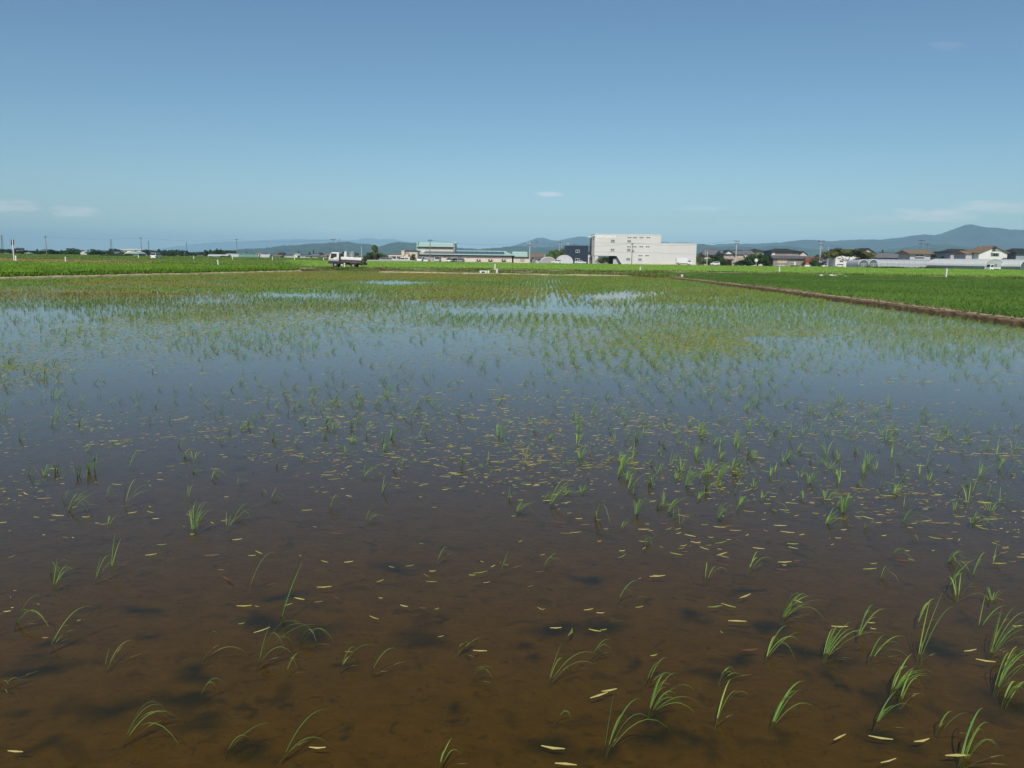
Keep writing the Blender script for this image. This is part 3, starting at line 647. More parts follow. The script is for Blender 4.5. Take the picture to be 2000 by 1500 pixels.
LL = ['pale fallen leaf just left of the dense bright clump', 'cream leaf floating below the pale tipped seedling', 'cream leaf floating right of another near the bottom right', 'curled pale leaf beside the thick corner seedling', 'thin pale leaf floating near the bottom, left of the cream ones', 'pale green leaf over a dark patch at bottom centre', 'straw leaf in the right foreground behind the big clump', 'wide yellow leaf left of the broad clump at the right edge', 'leaf touching the bottom edge at centre right', 'green leaf at the bottom edge near the right corner', 'curled leaf at the bottom left corner', 'short leaf at the foot of the hooked seedling', 'long leaf under the tall clump at the right edge', 'folded leaf left of the tangled clump', 'thin leaf between the centre fan and the dense clump']
for i, k in enumerate(list(range(len(HL)))+list(li[:300-len(HL)])):
    hand = i < len(HL)
    if i < 24:
        c = LC[1 if hand else i % 7][None]*(.8 if hand else .75); V, F, T = leafs(np.zeros((1, 3)), np.array([0.]), np.array([.085]), np.array([.0075]), c)
        o = np_obj('floating_leaf', V, F, 'float', T); lobj.append(o)
    else: o = lobj[15+i % 9].copy(); C.objects.link(o)
    p = G(*HL[i]) if hand else Vector(A[k])
    s = random.uniform(.8, 1.2) if hand else random.choice((.35, .5, .6, .8, 1.1))*random.uniform(.8, 1.15); o.location = (p.x, p.y, 0); o.rotation_euler = (0, 0, random.gauss(0, .55)); o.scale = (s, s*random.uniform(.7, 1.7), 1)
    tag(o, LL[i] if hand else 'small dead yellow or brown rice leaf floating flat among many on the open water', 'leaf', 'dead leaves floating on the paddy')
P = A[lr]; n = len(P); ds = np.clip(P[:, 1]/14, 1, 5)
ci = rng.choice(7, n, p=[.22, .13, .22, .15, .13, .10, .05])
parts = [leafs(P, rng.normal(0, .5, n), rng.uniform(.04, .12, n)*ds**.6, rng.uniform(.004, .009, n)*ds, LC[ci]*rng.uniform(.4, .95, (n, 1)))]
# tiny green leaflets and specks drifting with them
k2 = rng.integers(0, n, 16000); Q = P[k2]+np.stack([rng.normal(0, .25, 16000), rng.normal(0, .35, 16000), np.zeros(16000)], -1)*np.clip(P[k2, 1]/15, .7, 4)[:, None]
kk = inpoly(Q[:, 0], Q[:, 1], paddy) & (Q[:, 0] < 15.9) & (Q[:, 1] > 4); Q = Q[kk]; m_ = len(Q)
sc = np.clip(Q[:, 1]/16, .8, 4)
cc = np.array([(.10, .16, .03), (.16, .20, .05), (.22, .14, .06), (.35, .30, .10)])[rng.integers(0, 4, m_)]
parts.append(leafs(Q, rng.normal(0, .8, m_), rng.uniform(.015, .06, m_)*sc, rng.uniform(.004, .009, m_)*sc, cc))
V, F, T = join(parts); o = np_obj('floating_weed', V, F, 'float', T); tag(o, 'mass of dead leaves and weed scraps drifting between the far rows', 'weed', kind='stuff')
# olive weed mats in the far third
n = 300000; mpx = rng.uniform(-400, 2400, n); mpy = 533+rng.uniform(0, 1, n)**1.3*190
M = np.array([G(a, b) for a, b in zip(mpx, mpy)]); g = fbm(M[:, 0]*.8, M[:, 1]*.35, .3, 61)
def blob(cx, cy, rx, ry): return np.exp(-((mpx-cx)/rx)**2-((mpy-cy)/ry)**2)
dd = np.interp(mpy, [533, 575, 605, 640, 700, 730], [.9, .85, .55, .25, .08, .0])*np.clip((g-.28)*3.2, 0, 1.6)
g2 = fbm(M[:, 0], M[:, 1]*.6, .09, 66); dd *= np.clip((g2-.3)*3.5, .35, 1.3)
dd += 1.1*blob(1400, 662, 230, 30)*(g > .42)+.4*blob(1000, 630, 160, 14)*(g > .5)+.6*blob(40, 735, 90, 22)*(g > .4)+.4*blob(300, 625, 260, 18)*(g > .42)+.35*blob(1750, 620, 260, 30)*(g > .38)+.9*blob(1930, 640, 160, 26)*(g > .3)
dd *= 1-.95*np.clip(blob(765, 550, 90, 6)+blob(410, 588, 90, 6)+blob(1225, 577, 70, 8)+.7*blob(560, 577, 120, 5)+.8*blob(1080, 570, 16, 40), 0, 1)
mk_ = (rng.uniform(0, 1, n) < dd*.75) & inpoly(M[:, 0], M[:, 1], paddy) & (M[:, 0] < 16.0); M = M[mk_]; M[:, 2] = 0; n = len(M)
sc = M[:, 1]/20
cc = np.array([(.22, .25, .05), (.30, .29, .07), (.16, .25, .04), (.31, .24, .07), (.12, .22, .03)])[rng.integers(0, 5, n)]*rng.uniform(.75, 1.1, (n, 1))
V, F, T = leafs(M, rng.normal(0, .7, n), rng.uniform(.05, .12, n)*sc, rng.uniform(.02, .05, n)*sc**1.15, cc)
o = np_obj('floating_weed', V, F, 'float', T); tag(o, 'olive and yellow weed mats covering the far third of the paddy', 'weed', kind='stuff')

# soft dark algae growing on the near mud around the plants, carried as a weight on a finer mud sheet
APX = [(210, 1392, 75, 26), (385, 1412, 55, 20), (90, 1455, 40, 16), (330, 1378, 40, 16), (820, 1246, 45, 17), (1085, 1228, 55, 13), (1180, 1232, 50, 14), (1268, 1400, 36, 28), (1300, 1445, 60, 22), (600, 1240, 55, 20), (540, 1215, 40, 16), (372, 1312, 28, 16),
       (490, 1482, 50, 18), (880, 1392, 14, 8), (1085, 1455, 45, 26), (1600, 1285, 50, 16), (1520, 1225, 40, 14), (1740, 1360, 45, 24), (1720, 1430, 45, 22), (1860, 1500, 60, 20), (1940, 1370, 50, 26), (1840, 1270, 40, 18), (60, 1300, 60, 12), (1000, 1260, 16, 10), (1005, 1290, 12, 10), (1450, 1290, 30, 10),
       (670, 1305, 22, 10), (100, 1262, 24, 10), (270, 1190, 40, 9), (1360, 1200, 26, 9), (780, 1110, 50, 8), (1150, 1130, 30, 6), (1460, 1150, 40, 7), (560, 1160, 50, 9), (300, 1240, 24, 9), (1390, 1320, 28, 12), (1240, 1300, 20, 9), (1640, 1330, 26, 12), (1180, 1470, 30, 14), (1500, 1420, 20, 14), (700, 1420, 14, 7), (40, 1400, 24, 10)]
gx, gy = np.meshgrid(np.arange(-4.2, 5.2, .035), np.arange(2.3, 8.2, .035), indexing='ij'); nx_, ny_ = gx.shape; gx, gy = gx.ravel(), gy.ravel()
wgt = np.zeros(len(gx)); wx_ = (fbm(gx, gy, 5, 71, 4)-.5)*.34; wy_ = (fbm(gx, gy, 5, 81, 4)-.5)*.34
for (cx, cy, rx, ry) in APX:
    c_ = G(cx, cy, -.05); ex = G(cx+rx, cy, -.05).x-c_.x; ey = abs(G(cx, cy-ry, -.05).y-c_.y)
    wgt = np.maximum(wgt, np.exp(-(((gx+wx_-c_.x)/ex)**2+((gy+wy_-c_.y)/ey)**2)**1.4*.9))
wgt = np.clip(wgt*(.55+.9*fbm(gx, gy, 14, 91, 3)), 0, 1)
id_ = np.arange(nx_*ny_).reshape(nx_, ny_); Fm = np.stack([id_[:-1, :-1], id_[1:, :-1], id_[1:, 1:], id_[:-1, 1:]], -1).reshape(-1, 4)
o = np_obj('near_mud', np.stack([gx, gy, -.051+.006*(fbm(gx, gy, 3, 95, 4)-.5)], -1), Fm, 'mud', np.repeat(wgt[:, None], 3, 1)); struct(o)
# ------------------------------------------------------------------ buildings
class Site:
    """a thing whose facade stands at distance d; q() turns photo pixels into metres on that facade"""
    def __init__(s, name, label, cat, pxc, d, rz=0, group=None, z=0):
        s.o = D(pxc, hor(pxc), d); s.o.z = z; s.d = d; s.t = thing(name, label, cat, s.o, rz, group); s.z = z
    def x(s, px, py=505): return D(px, py, s.d).x-s.o.x
    def h(s, py, px=None): return D(s.o.x/s.d*FPX+1000 if px is None else px, py, s.d).z-s.z
    def r(s, x0, y0, x1, y1):
        c = (x0+x1)/2; return s.x(x0), s.x(x1), s.h(y1, c), s.h(y0, c)
def window(S, x0, y0, x1, y1, pane='glass', frame='frame_white', y=0, sill=False, mull=1):
    a, b, c, e = S.r(x0, y0, x1, y1); t = min(.09, (b-a)*.12)
    f = MB().box(a, b, y-.07, y-.003, c, c+t).box(a, b, y-.07, y-.003, e-t, e).box(a, a+t, y-.07, y-.003, c+t, e-t).box(b-t, b, y-.07, y-.003, c+t, e-t)
    for k in range(mull): xm = a+(b-a)*(k+1)/(mull+1); f.box(xm-t/2, xm+t/2, y-.06, y-.003, c+t, e-t)
    w = f.build('window', frame, S.t); MB().box(a+t, b-t, y-.03, y-.002, c+t, e-t).build('pane', pane, w)
    if sill: MB().box(a-.05, b+.05, y-.14, y-.071, c-.08, c-.003).build('sill', 'frame_white', w)
    return w
def wallbox(S, x0, x1, ytop, depth, m, y=0, z0=-.3, name='wall'):
    a, b = S.x(x0), S.x(x1); h = S.h(ytop, (x0+x1)/2)
    return MB().box(a, b, y, y+depth, z0, h).build(name, m, S.t), a, b, h
def roof_x(S, a, b, h, ridge, depth, m, y=0, over=.5, hip=0, th=.14, name='roof', parent=None):
    """ridge parallel to the facade; hip shortens the ridge at both ends"""
    y0, y1 = y-over, y+depth+over; ym = y+depth/2; a -= over; b += over; hp = min(hip, (b-a)/2-.3)
    drop = (ridge-h)*over/(depth/2+over)
    lo, V = h+.004, []
    lo -= 0
    V = [(a, y0, lo), (b, y0, lo), (b, y1, lo), (a, y1, lo), (a, y0, lo+th), (b, y0, lo+th), (b, y1, lo+th), (a, y1, lo+th), (a+hp, ym, ridge), (b-hp, ym, ridge)]
    F = [(0, 3, 2, 1), (0, 1, 5, 4), (1, 2, 6, 5), (2, 3, 7, 6), (3, 0, 4, 7), (4, 5, 9, 8), (6, 7, 8, 9), (5, 6, 9), (7, 4, 8)]
    r = MB().add(V, F).build(name, m, parent or S.t)
    MB().box(a+hp, b-hp, ym-.12, ym+.12, ridge-.03, ridge+.14).build('ridge_cap', 'eave' if m in ('dark_roof', 'grey_roof', 'slate_roof') else m, r)
    return r
def roof_y(S, a, b, h, ridge, depth, m, wallm, y=0, over=.45, th=.2, name='roof', xr=None):
    """gable end faces the camera"""
    xm = (a+b)/2 if xr is None else xr
    MB().prism([(a, h-.002), (b, h-.002), (xm, ridge-.02)], y+.002, y+depth).build('gable_wall', wallm, S.t)
    sl = (ridge-h)/(xm-a); sr = (ridge-h)/(b-xm)
    P = [(a-over, h-sl*over), (xm, ridge), (b+over, h-sr*over), (b+over, h-sr*over+th), (xm, ridge+th), (a-over, h-sl*over+th)]
    return MB().prism(P, y-over, y+depth+over).build(name, m, S.t)

# --- long low facility with teal roofs
S = Site('factory', 'long cream single-storey facility with teal metal roofs and a taller block behind', 'factory', 907, 300)
w, a, b, h = wallbox(S, 813, 1000, 498, 16, 'cream_wall'); rz_ = S.h(489.5, 880)
roof_x(S, a, b, h, rz_, 16, 'teal_roof', over=.9, hip=3.2)
MB().box(a-.7, b+.7, -.6, -.003, h-.42, h-.002).build('fascia', 'eave', S.t)
# solar panels following the front slope
sl = (rz_-h-.15)/(8.9); pan = MB()
for k in range(16):
    xx = a+2.6+k*(b-a-5.4)/16; ww = (b-a-5.4)/16-.05
    for j, (ya, yb) in enumerate(((.9, 3.7), (3.75, 6.9))):
        za, zb = h+.15+(ya+.9)*sl+.07, h+.15+(yb+.9)*sl+.07
        pan.add([(xx, ya, za), (xx+ww, ya, za), (xx+ww, yb, zb), (xx, yb, zb), (xx, ya, za-.05), (xx+ww, ya, za-.05), (xx+ww, yb, zb-.05), (xx, yb, zb-.05)], [(0, 1, 2, 3), (7, 6, 5, 4), (0, 4, 5, 1), (1, 5, 6, 2), (2, 6, 7, 3), (3, 7, 4, 0)])
pan.build('solar_panels', 'solar', S.t)
for (x0, y0, x1, y1, mu) in [(819, 500, 824, 503, 0), (851, 500.5, 855.3, 504, 1), (867, 500.5, 872.5, 504.2, 2), (874, 500.5, 880, 504.2, 2), (894, 501, 897, 504.2, 0), (898.6, 501, 901.6, 504.2, 0), (913.6, 501.8, 915.4, 504.6, 0), (918, 501.5, 923, 503.2, 1)]:
    window(S, x0, y0, x1, y1, mull=mu)
window(S, 842, 499.5, 848, 512, 'pale_glass')
for px in (935, 958, 984): 
    a2, b2, c2, e2 = S.r(px-4, 509.3, px+4, 511.4); MB().box(a2, b2, -.7, -.02, c2, e2).box(a2, a2+.4, -.6, -.1, e2, e2+.6).box(b2-.5, b2-.1, -.6, -.1, e2, e2+.5).build('outdoor_unit', 'dark_metal', S.t)
MB().box(a-1, b, -1.2, -.04, -.3, .28).build('plinth', 'concrete', S.t)
w2, a, b, h2 = wallbox(S, 1003, 1034, 501.5, 12, 'cream_wall', name='wall')
roof_x(S, a, b-1.2, h2, S.h(492.2, 1018), 12, 'teal_roof', over=.5, hip=0)
MB().box(a, b, -.4, -.003, h2-.35, h2-.002).build('fascia', 'eave', S.t)
w3, a, b, h3 = wallbox(S, 1000, 1003, 499, 9, 'eave', y=1.5)
a, b, c, e = S.r(1016, 505, 1024, 511)
for k in range(4): MB().box(a, b, -.08, -.003, c+k*.28, c+k*.28+.1).build('louvre', 'grey_metal', S.t)
# taller block
S.d = 306; yb = 6.0
w, a, b, h = wallbox(S, 816, 885, 482, 9, 'cream_wall', y=yb)
roof_x(S, a, b, h, S.h(474.3, 850), 9, 'teal_roof', y=yb, over=.5)
MB().box(a, b, yb-.5, yb-.003, h-.4, h-.002).build('fascia', 'eave', S.t)
MB().box(S.x(814), S.x(816)-.01, yb-.2, yb+9, 0, S.h(472.5, 815)).build('parapet', 'teal_roof', S.t)
MB().box(S.x(885)+.01, S.x(889), yb-.3, yb+8, 0, S.h(475, 887)).build('stair_tower', 'grey_clad_shaded', S.t)
MB().tube((S.x(889), yb+1, S.h(475, 889)), (S.x(889), yb+1, S.h(473, 889)), .35).build('tank', 'frame_white', S.t)
window(S, 829, 484.5, 836, 487.5, 'pale_glass', y=yb, mull=2); window(S, 864, 484.6, 871, 486.6, 'pale_glass', y=yb)
S.d = 300
# --- cream office with tower at its left
S = Site('office', 'low cream office with square tower, arched gable and open carport, left of the facility', 'building', 785, 292)
w, a, b, h = wallbox(S, 789, 814, 490.3, 10, 'cream_wall', y=2); MB().box(a-.2, b, 1.6, 12.2, h+.003, h+.25).build('roof', 'eave', S.t)
w, a, b, h = wallbox(S, 784.6, 790, 489.8, 4, 'cream_wall', y=-.5, name='tower'); MB().box(a-.15, b+.15, -.65, 3.6, h+.003, h+.2).build('coping', 'cream_low', S.t)
w, a, b, h = wallbox(S, 790.2, 802.5, 499.5, 5, 'cream_wall', y=-2.8, name='porch'); roof_y(S, a, b, h, S.h(493.2, 796), 5, 'cream_low', 'cream_wall', y=-2.8, over=.3)
window(S, 792, 503, 799, 506.5, y=-2.8)
w, a, b, h = wallbox(S, 759, 784, 496.5, 8, 'cream_wall', z0=S.h(500.8, 772), name='carport_lintel')
MB().box(a-.3, b, -.3, 8.2, h+.003, h+.22).build('roof', 'slate_roof', S.t)
for px in (760.3, 774, 783.2): MB().box(S.x(px)-.2, S.x(px)+.2, .1, .5, -.3, S.h(500.8, px)-.003).build('post', 'cream_wall', S.t)
MB().box(a, b, 7.6, 7.9, -.3, S.h(500.8, 772)-.003).build('rear_wall', 'eave', S.t)
# low wall before the car park
S = Site('low_wall', 'low pale wall along the car park between the truck and the facility', 'wall', 765, 268)
MB().box(S.x(717), S.x(812), 0, .25, -.3, .55).build('wall', 'concrete', S.t); MB().box(S.x(717)-.05, S.x(812), -.04, .29, .552, .62).build('coping', 'frame_white', S.t)

# --- brown shed, hoop houses near the dark building
def house(label, d, x0, x1, eave, ridge, depth, wallm, roofm, kind='x', wins=(), hip=0, over=.5, z0=-.3, name='house', rz=0, cat='house', pane='glass', xr=None, base=None, group=None):
    S = Site(name, label, cat, (x0+x1)/2, d, rz, group)
    w, a, b, h = wallbox(S, x0, x1, eave, depth, wallm, z0=z0)
    if kind == 'x': roof_x(S, a, b, h, S.h(ridge), depth, roofm, over=over, hip=hip)
    else: roof_y(S, a, b, h, S.h(ridge), depth, roofm, wallm, over=over, xr=None if xr is None else S.x(xr))
    for q in wins: window(S, *q[:4], q[4] if len(q) > 4 else pane)
    if base: MB().box(a-.03, b+.03, -.06, -.004, -.3, base).build('base', 'concrete', S.t)
    return S
house('brown low house with dark tiled roof right of the lamp post, before the hills', 310, 1039, 1064, 503, 496, 9, 'grey_house', 'brown_roof', wins=[(1052, 506, 1058, 508.5, 'pale_glass')])
house('weathered grey shed between the brown low house and the grey hoop house', 300, 1046, 1057, 505.5, 503, 5, 'light_grey_house', 'slate_roof', name='shed', cat='shed', wins=[(1049, 507, 1055, 510)])
def hoop(label, d, pxc, width, height, length, m, rz=0, endm=None, side=None, door=True, name='greenhouse', rise=.45, group=None):
    """tunnel house; its axis is local y, ends closed, ribs proud of the film"""
    S = Site(name, label, 'greenhouse', pxc, d, rz, group); k = 15; prof = []
    for i in range(k): t = math.pi*i/(k-1); prof.append((-width/2*math.cos(t), height*(rise+(1-rise)*math.sin(t)**.9)))
    prof = [(-width/2, 0)]+prof+[(width/2, 0)]
    n = len(prof); V = [(x, y, z) for y in (0, length) for x, z in prof]; low = 2 if side else 0
    MB().add(V, [(i, i+1, i+1+n, i+n) for i in range(1, n-2)] if side else [(i, i+1, i+1+n, i+n) for i in range(n-1)]).build('cover', m, S.t, smooth=False)
    if side:
        MB().box(-width/2, -width/2+.03, 0, length, -.2, height*rise).build('side_net', side, S.t); MB().box(width/2-.03, width/2, 0, length, -.2, height*rise).build('side_net', side, S.t)
    for yy in (.02, length-.02):
        MB().add([(x*.995, yy, z*.995) for x, z in prof], [tuple(range(n))]).build('end_wall', endm or m, S.t)
    step = 1.8; y = 0
    while y <= length+.01:
        rb = MB()
        for (p, q) in zip(prof[1:], prof[2:-1]): rb.tube((p[0]*1.005, y, p[1]*1.005), (q[0]*1.005, y, q[1]*1.005), .02 if y else .12, seg=5)
        rb.build('rib', 'film' if y else 'frame_white', S.t); y += step
    if door:
        dr = MB().box(-.9, .9, -.08, -.02, 0, height*.62).build('door', 'pale_glass', S.t); MB().box(-.03, .03, -.1, -.081, 0, height*.6).box(-.9, .9, -.1, -.081, height*.6, height*.62).build('door_frame', 'frame_white', dr)
    return S
hoop('dull grey domed tunnel greenhouse left of the white estate car', 285, 1071, 5.2, 2.2, 14, 'grey_metal', endm='grey_metal', door=False, rise=.12)
hoop('bright white tunnel greenhouse against the dark navy building', 284, 1103.5, 5.4, 2.9, 12, 'film_white', endm='film_white', door=False, rise=.15)
# dark navy building
S = Site('building', 'dark navy two-storey box building with two white framed windows', 'building', 1127, 290)
w, a, b, h = wallbox(S, 1105, 1148.5, 480.3, 9, 'navy_wall'); MB().box(a-.04, b+.04, -.05, 9.05, h+.002, h+.1).build('coping', 'dark_metal', S.t)
cl = MB()
for k in range(22): xx = a+k*(b-a)/22; cl.box(xx, xx+.04, -.03, -.003, -.2, h-.05)
cl.build('cladding_ribs', 'navy_wall', S.t)
window(S, 1124, 488, 1132, 493.4, sill=False); window(S, 1123.5, 504.8, 1132, 511)
MB().tube((S.x(1109), 1, h), (S.x(1109), 1, h+.7), .04).tube((S.x(1109), .8, h+.7), (S.x(1109), .9, h+.75), .3).build('satellite_dish', 'frame_white', S.t)
# small white shop beyond
house('small white building with dark porch squeezed between the navy and the grey building', 306, 1147, 1158, 497, 495.5, 7, 'white_wall', 'slate_roof', over=.2, wins=[(1150, 501, 1153.5, 514)], name='building', cat='building')
house('white block visible under the raised end of the grey building', 318, 1159, 1168, 499.5, 498.5, 5, 'white_wall', 'slate_roof', over=.15, name='building', cat='building')
# --- large pale grey building on stilts
S = Site('warehouse', 'large pale grey three-storey metal building with raised left end and a lower right wing', 'building', 1225, 290)
xl, x1, x2, xr = S.x(1160.5), S.x(1204), S.x(1216), S.x(1289.5); z1, z2 = S.h(499.5, 1180), S.h(515, 1216); zt = S.h(458.7, 1225); dep = 15
MB().prism([(xl, z1), (x1, z1), (x2, -.3), (xr, -.3), (xr, zt), (xl, zt)], 0, dep).build('wall', 'grey_clad', S.t)
MB().box(xl-.05, xr+.05, -.06, dep, zt+.003, zt+.22).build('coping', 'frame_white', S.t)
MB().prism([(xl-2.2, zt-1.1), (xl-.003, zt-.5), (xl-.003, zt-.15), (xl-2.2, zt-.9)], .5, 6).build('canopy', 'frame_white', S.t)
MB().box(xl-.9, xl-.003, 1.0, 8, z1, zt-1.2).build('stairwell', 'grey_clad_shaded', S.t)  # dark left end: its shade is painted in as darker cladding
window(S, 1156.5, 464, 1159.5, 469.5, y=.9, mull=0)
for px in (1157.5, 1161.5): MB().box(S.x(px)-.15, S.x(px)+.15, .3, .6, -.3, z1-.003).build('column', 'grey_metal', S.t)
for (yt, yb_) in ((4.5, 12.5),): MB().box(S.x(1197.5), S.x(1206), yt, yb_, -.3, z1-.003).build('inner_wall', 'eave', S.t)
MB().box(S.x(1198.5), S.x(1211.5), 1.2, 1.5, -.3, S.h(505, 1204)).build('shutter', 'light_grey_house', S.t); 
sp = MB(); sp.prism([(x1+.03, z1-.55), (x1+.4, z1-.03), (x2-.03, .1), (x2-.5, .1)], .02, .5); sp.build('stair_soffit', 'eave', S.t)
cl = MB()
for zz in (S.h(475.3, 1225), S.h(493, 1225)): cl.box(xl+.02, xr-.02, -.025, -.002, zz, zz+.06)
cl.build('joint', 'grey_metal', S.t)
for (x0, y0, xx1, y1, pn) in [(1192, 468, 1199.6, 473, 'pale_glass'), (1192, 485.7, 1199.5, 490, 'pale_glass'), (1224, 469, 1231.5, 473, 'pale_glass'), (1224, 486, 1231, 490.5, 'pale_glass'), (1223, 504, 1231, 508.5, 'pale_glass'), (1246.5, 504.8, 1253.5, 509, 'pale_glass')]:
    window(S, x0, y0, xx1, y1, pn, frame='grey_metal', sill=True)
for row, ys in (((1224.5, 1235, 1248, 1261), 464.1), ((1224, 1235, 1248, 1260.5), 482), ((1247, 1260), 499.4)):
    for px in row:
        for dx in (0, 4): window(S, px+dx, ys-.75, px+dx+3.1, ys+.75, frame='dark_metal', mull=0)
sg = MB()   # raised white letters of the sign, too far to read
r2 = random.Random(5)
for k in range(9):
    cx, cz = S.x(1169+k*3.95, 462), S.h(462.3, 1169+k*3.95); s = .34
    st = [((-1, .9), (1, .9)), ((-.9, .1), (.9, .1)), ((0, 1), (0, -1)), ((-1, -1), (1, -1)), ((-.9, 1), (-.9, -1)), ((.9, .9), (.9, -.9)), ((-.8, -.4), (.8, -.4))]
    for w_, (p, q) in enumerate([st[2], st[0], st[1]] + r2.sample(st, 3) if k not in (4, 7) else ([st[3], st[5]] if k == 4 else [st[1]])):
        x_a, x_b = sorted((cx+p[0]*s, cx+q[0]*s)); z_a, z_b = sorted((cz+p[1]*s, cz+q[1]*s))
        sg.box(x_a-.08, x_b+.08, -.05-.004*w_, -.003, z_a-.08, z_b+.08)
sg.build('sign_letters', 'sign_white', S.t)
a, b, h = S.x(1289.5)+.01, S.x(1360), S.h(475.8, 1325)
MB().box(a, b, .4, dep+4, -.3, h).build('wing_wall', 'grey_clad', S.t); MB().box(a, b+.05, .33, dep+4, h+.003, h+.15).build('coping', 'frame_white', S.t)
MB().box(a, b-.02, .375, .398, S.h(496, 1325), S.h(495.6, 1325)).build('joint', 'grey_metal', S.t)
MB().box(xr-12, b+.03, .3-.38, .37, -.3, S.h(515.3, 1320)).build('base', 'cream_low', S.t)
MB().box(x2+.1, xr-12.02, -.06, -.003, -.3, S.h(515.6, 1250)).build('base', 'cream_low', S.t)

# --- houses of the village at right
house('wide house with grey tiled roof behind the trees right of the grey building', 330, 1374, 1412, 497.5, 486.5, 10, 'beige_house', 'slate_roof', hip=2)
house('small white lean-to with dark roof left of the bushes', 300, 1376, 1389, 501.5, 498, 5, 'cream_wall', 'dark_roof', over=.3, name='shed', cat='shed')
S = house('pinkish two-storey house with small white gable and dark carport', 290, 1412, 1452, 497, 489.5, 9, 'beige_house', 'slate_roof', wins=[(1423.5, 499, 1427.7, 502), (1431, 499, 1435, 502), (1441, 499, 1449, 503, 'curtain')])
roof_y(S, S.x(1410), S.x(1434), S.h(496.5), S.h(489), 6, 'dark_roof', 'white_wall', y=-.35, over=.5)
MB().box(S.x(1412), S.x(1429), -2.5, -.01, S.h(508.7), S.h(506)).build('carport_roof', 'dark_roof', S.t)
MB().box(S.x(1412.5), S.x(1428.5), -.5, -.012, -.3, S.h(508.8)).build('carport_wall', 'brown_roof', S.t)
house('house with long plain slate roof behind the pinkish house', 320, 1440, 1470, 496, 488.5, 9, 'cream_wall', 'slate_roof', over=.5)
house('upper storey of a hip-roofed house rising over the big dark tree', 325, 1466, 1492, 491.5, 486, 9, 'cream_wall', 'dark_roof', hip=4.5, over=.8, wins=[(1472, 492.5, 1478, 494), (1484, 492.5, 1491, 494)])
S = house('grey two-storey farmhouse with dark hipped roof and yellow blind', 285, 1506, 1560, 491.5, 486, 9, 'grey_house', 'dark_roof', hip=3, over=.7, wins=[(1538.5, 494, 1545.5, 497.5), (1507.5, 493, 1513, 498, 'frame_white')])
a, b, hh = S.x(1506), S.x(1571), S.h(505.3, 1540)
MB().box(a, b, -2.6, -.003, -.3, hh).build('wall', 'grey_house', S.t)
MB().prismx([(-3.3, hh+.01), (-3.3, hh+.15), (-.05, S.h(499.5, 1540)), (-.05, hh+.01)], a-.4, b+.4).build('lower_roof', 'grey_roof', S.t)
window(S, 1514.5, 507, 1531.5, 513, 'curtain', y=-2.6, mull=2); window(S, 1546.5, 511, 1549.8, 518, 'frame_white', y=-2.6, mull=0); window(S, 1540, 512.5, 1546, 516, y=-2.6); window(S, 1515, 518, 1529, 519, y=-2.6)
house('cream gabled wing at the right end of the grey farmhouse', 292, 1561, 1575, 497, 491.5, 6, 'cream_wall', 'dark_roof', kind='y', over=.3)
house('low dark tiled house behind the brick chimney', 300, 1577, 1606, 507, 502, 8, 'blue_grey_wall', 'red_roof')
house('low dark-roofed house behind the white lamp pole', 312, 1604, 1640, 505.5, 498.5, 8, 'blue_grey_wall', 'dark_roof')
S = Site('chimney', 'red brick kiln chimney with rusty top beside the grey farmhouse', 'chimney', 1577, 276)
a, b, c, e = S.r(1574, 510, 1581, 516.5); MB().prism([(a, -.3), (b, -.3), (b-.08, e), (a+.08, e)], 0, 1.0).build('shaft', 'brick', S.t)
MB().box(a-.15, b+.15, -.15, 1.15, -.3, .75).build('base', 'frame_white', S.t); MB().box(a-.25, b+.2, -.2, 1.1, e+.003, S.h(503.5)).build('cap', 'red_roof', S.t)
S = house('white walled house with black roof and gable behind the spreading tree', 300, 1632, 1704, 497, 487.5, 9, 'white_wall', 'dark_roof', over=.6, wins=[(1640, 508, 1648, 512), (1660, 508, 1668, 513)])
roof_y(S, S.x(1678), S.x(1704), S.h(493), S.h(485), 7, 'dark_roof', 'cream_wall', y=-1.0, over=.6); MB().box(S.x(1678), S.x(1704), -1.0, -.003, -.3, S.h(493)-.003).build('wall', 'cream_wall', S.t)
house('wide low house with blue-grey roof behind the long greenhouse', 285, 1712, 1774, 504, 493.5, 9, 'grey_house', 'slate_roof', hip=3)
S = house('narrow light grey house with brown roof and attic window behind the long greenhouse', 268, 1777, 1817, 496, 488.5, 8, 'light_grey_house', 'brown_roof', over=.9, wins=[(1787, 496.8, 1804, 501)])
a, b, c, e = S.r(1786, 501.2, 1805, 502); MB().box(a, b, -.5, -.01, c, e).build('balcony', 'frame_white', S.t)
house('low dark roof right of the narrow light grey house', 278, 1816, 1836, 507, 503, 6, 'grey_house', 'dark_roof', over=.4)
S = house('house with black tiled hip roof left of the white gabled house', 275, 1856, 1902, 494, 486.8, 9, 'light_grey_house', 'dark_roof', hip=2, over=.7)
MB().box(S.x(1862), S.x(1884), -1.6, -.01, S.h(497), S.h(496)).build('balcony', 'frame_white', S.t)
S = Site('house', 'bright white house whose gable faces the fields at far right', 'house', 1937, 262)
w, a, b, h = wallbox(S, 1911, 1966.5, 493.5, 8, 'white_wall'); roof_y(S, a, b, h, S.h(481.3, 1938), 8, 'brown_roof', 'white_wall', over=.6)
window(S, 1938.5, 495.5, 1948, 500.5); MB().box(S.x(1934), S.x(1950), -1.0, -.01, S.h(494), S.h(492.8)).build('window_canopy', 'frame_white', S.t)
a2, b2, c2, e2 = S.r(1934.5, 481, 1943, 488); MB().prism([(a2, c2), (b2, c2+.3), (b2-.3, e2), (a2+.2, e2)], -.7, -.62).build('gable_louvre', 'dark_roof', S.t)
a2, b2, c2, e2 = S.r(1937, 487, 1952, 491); MB().prism([(a2, c2), (b2, c2), (a2+.3, e2)], -.1, -.003).build('gable_window', 'teal_dark', S.t)
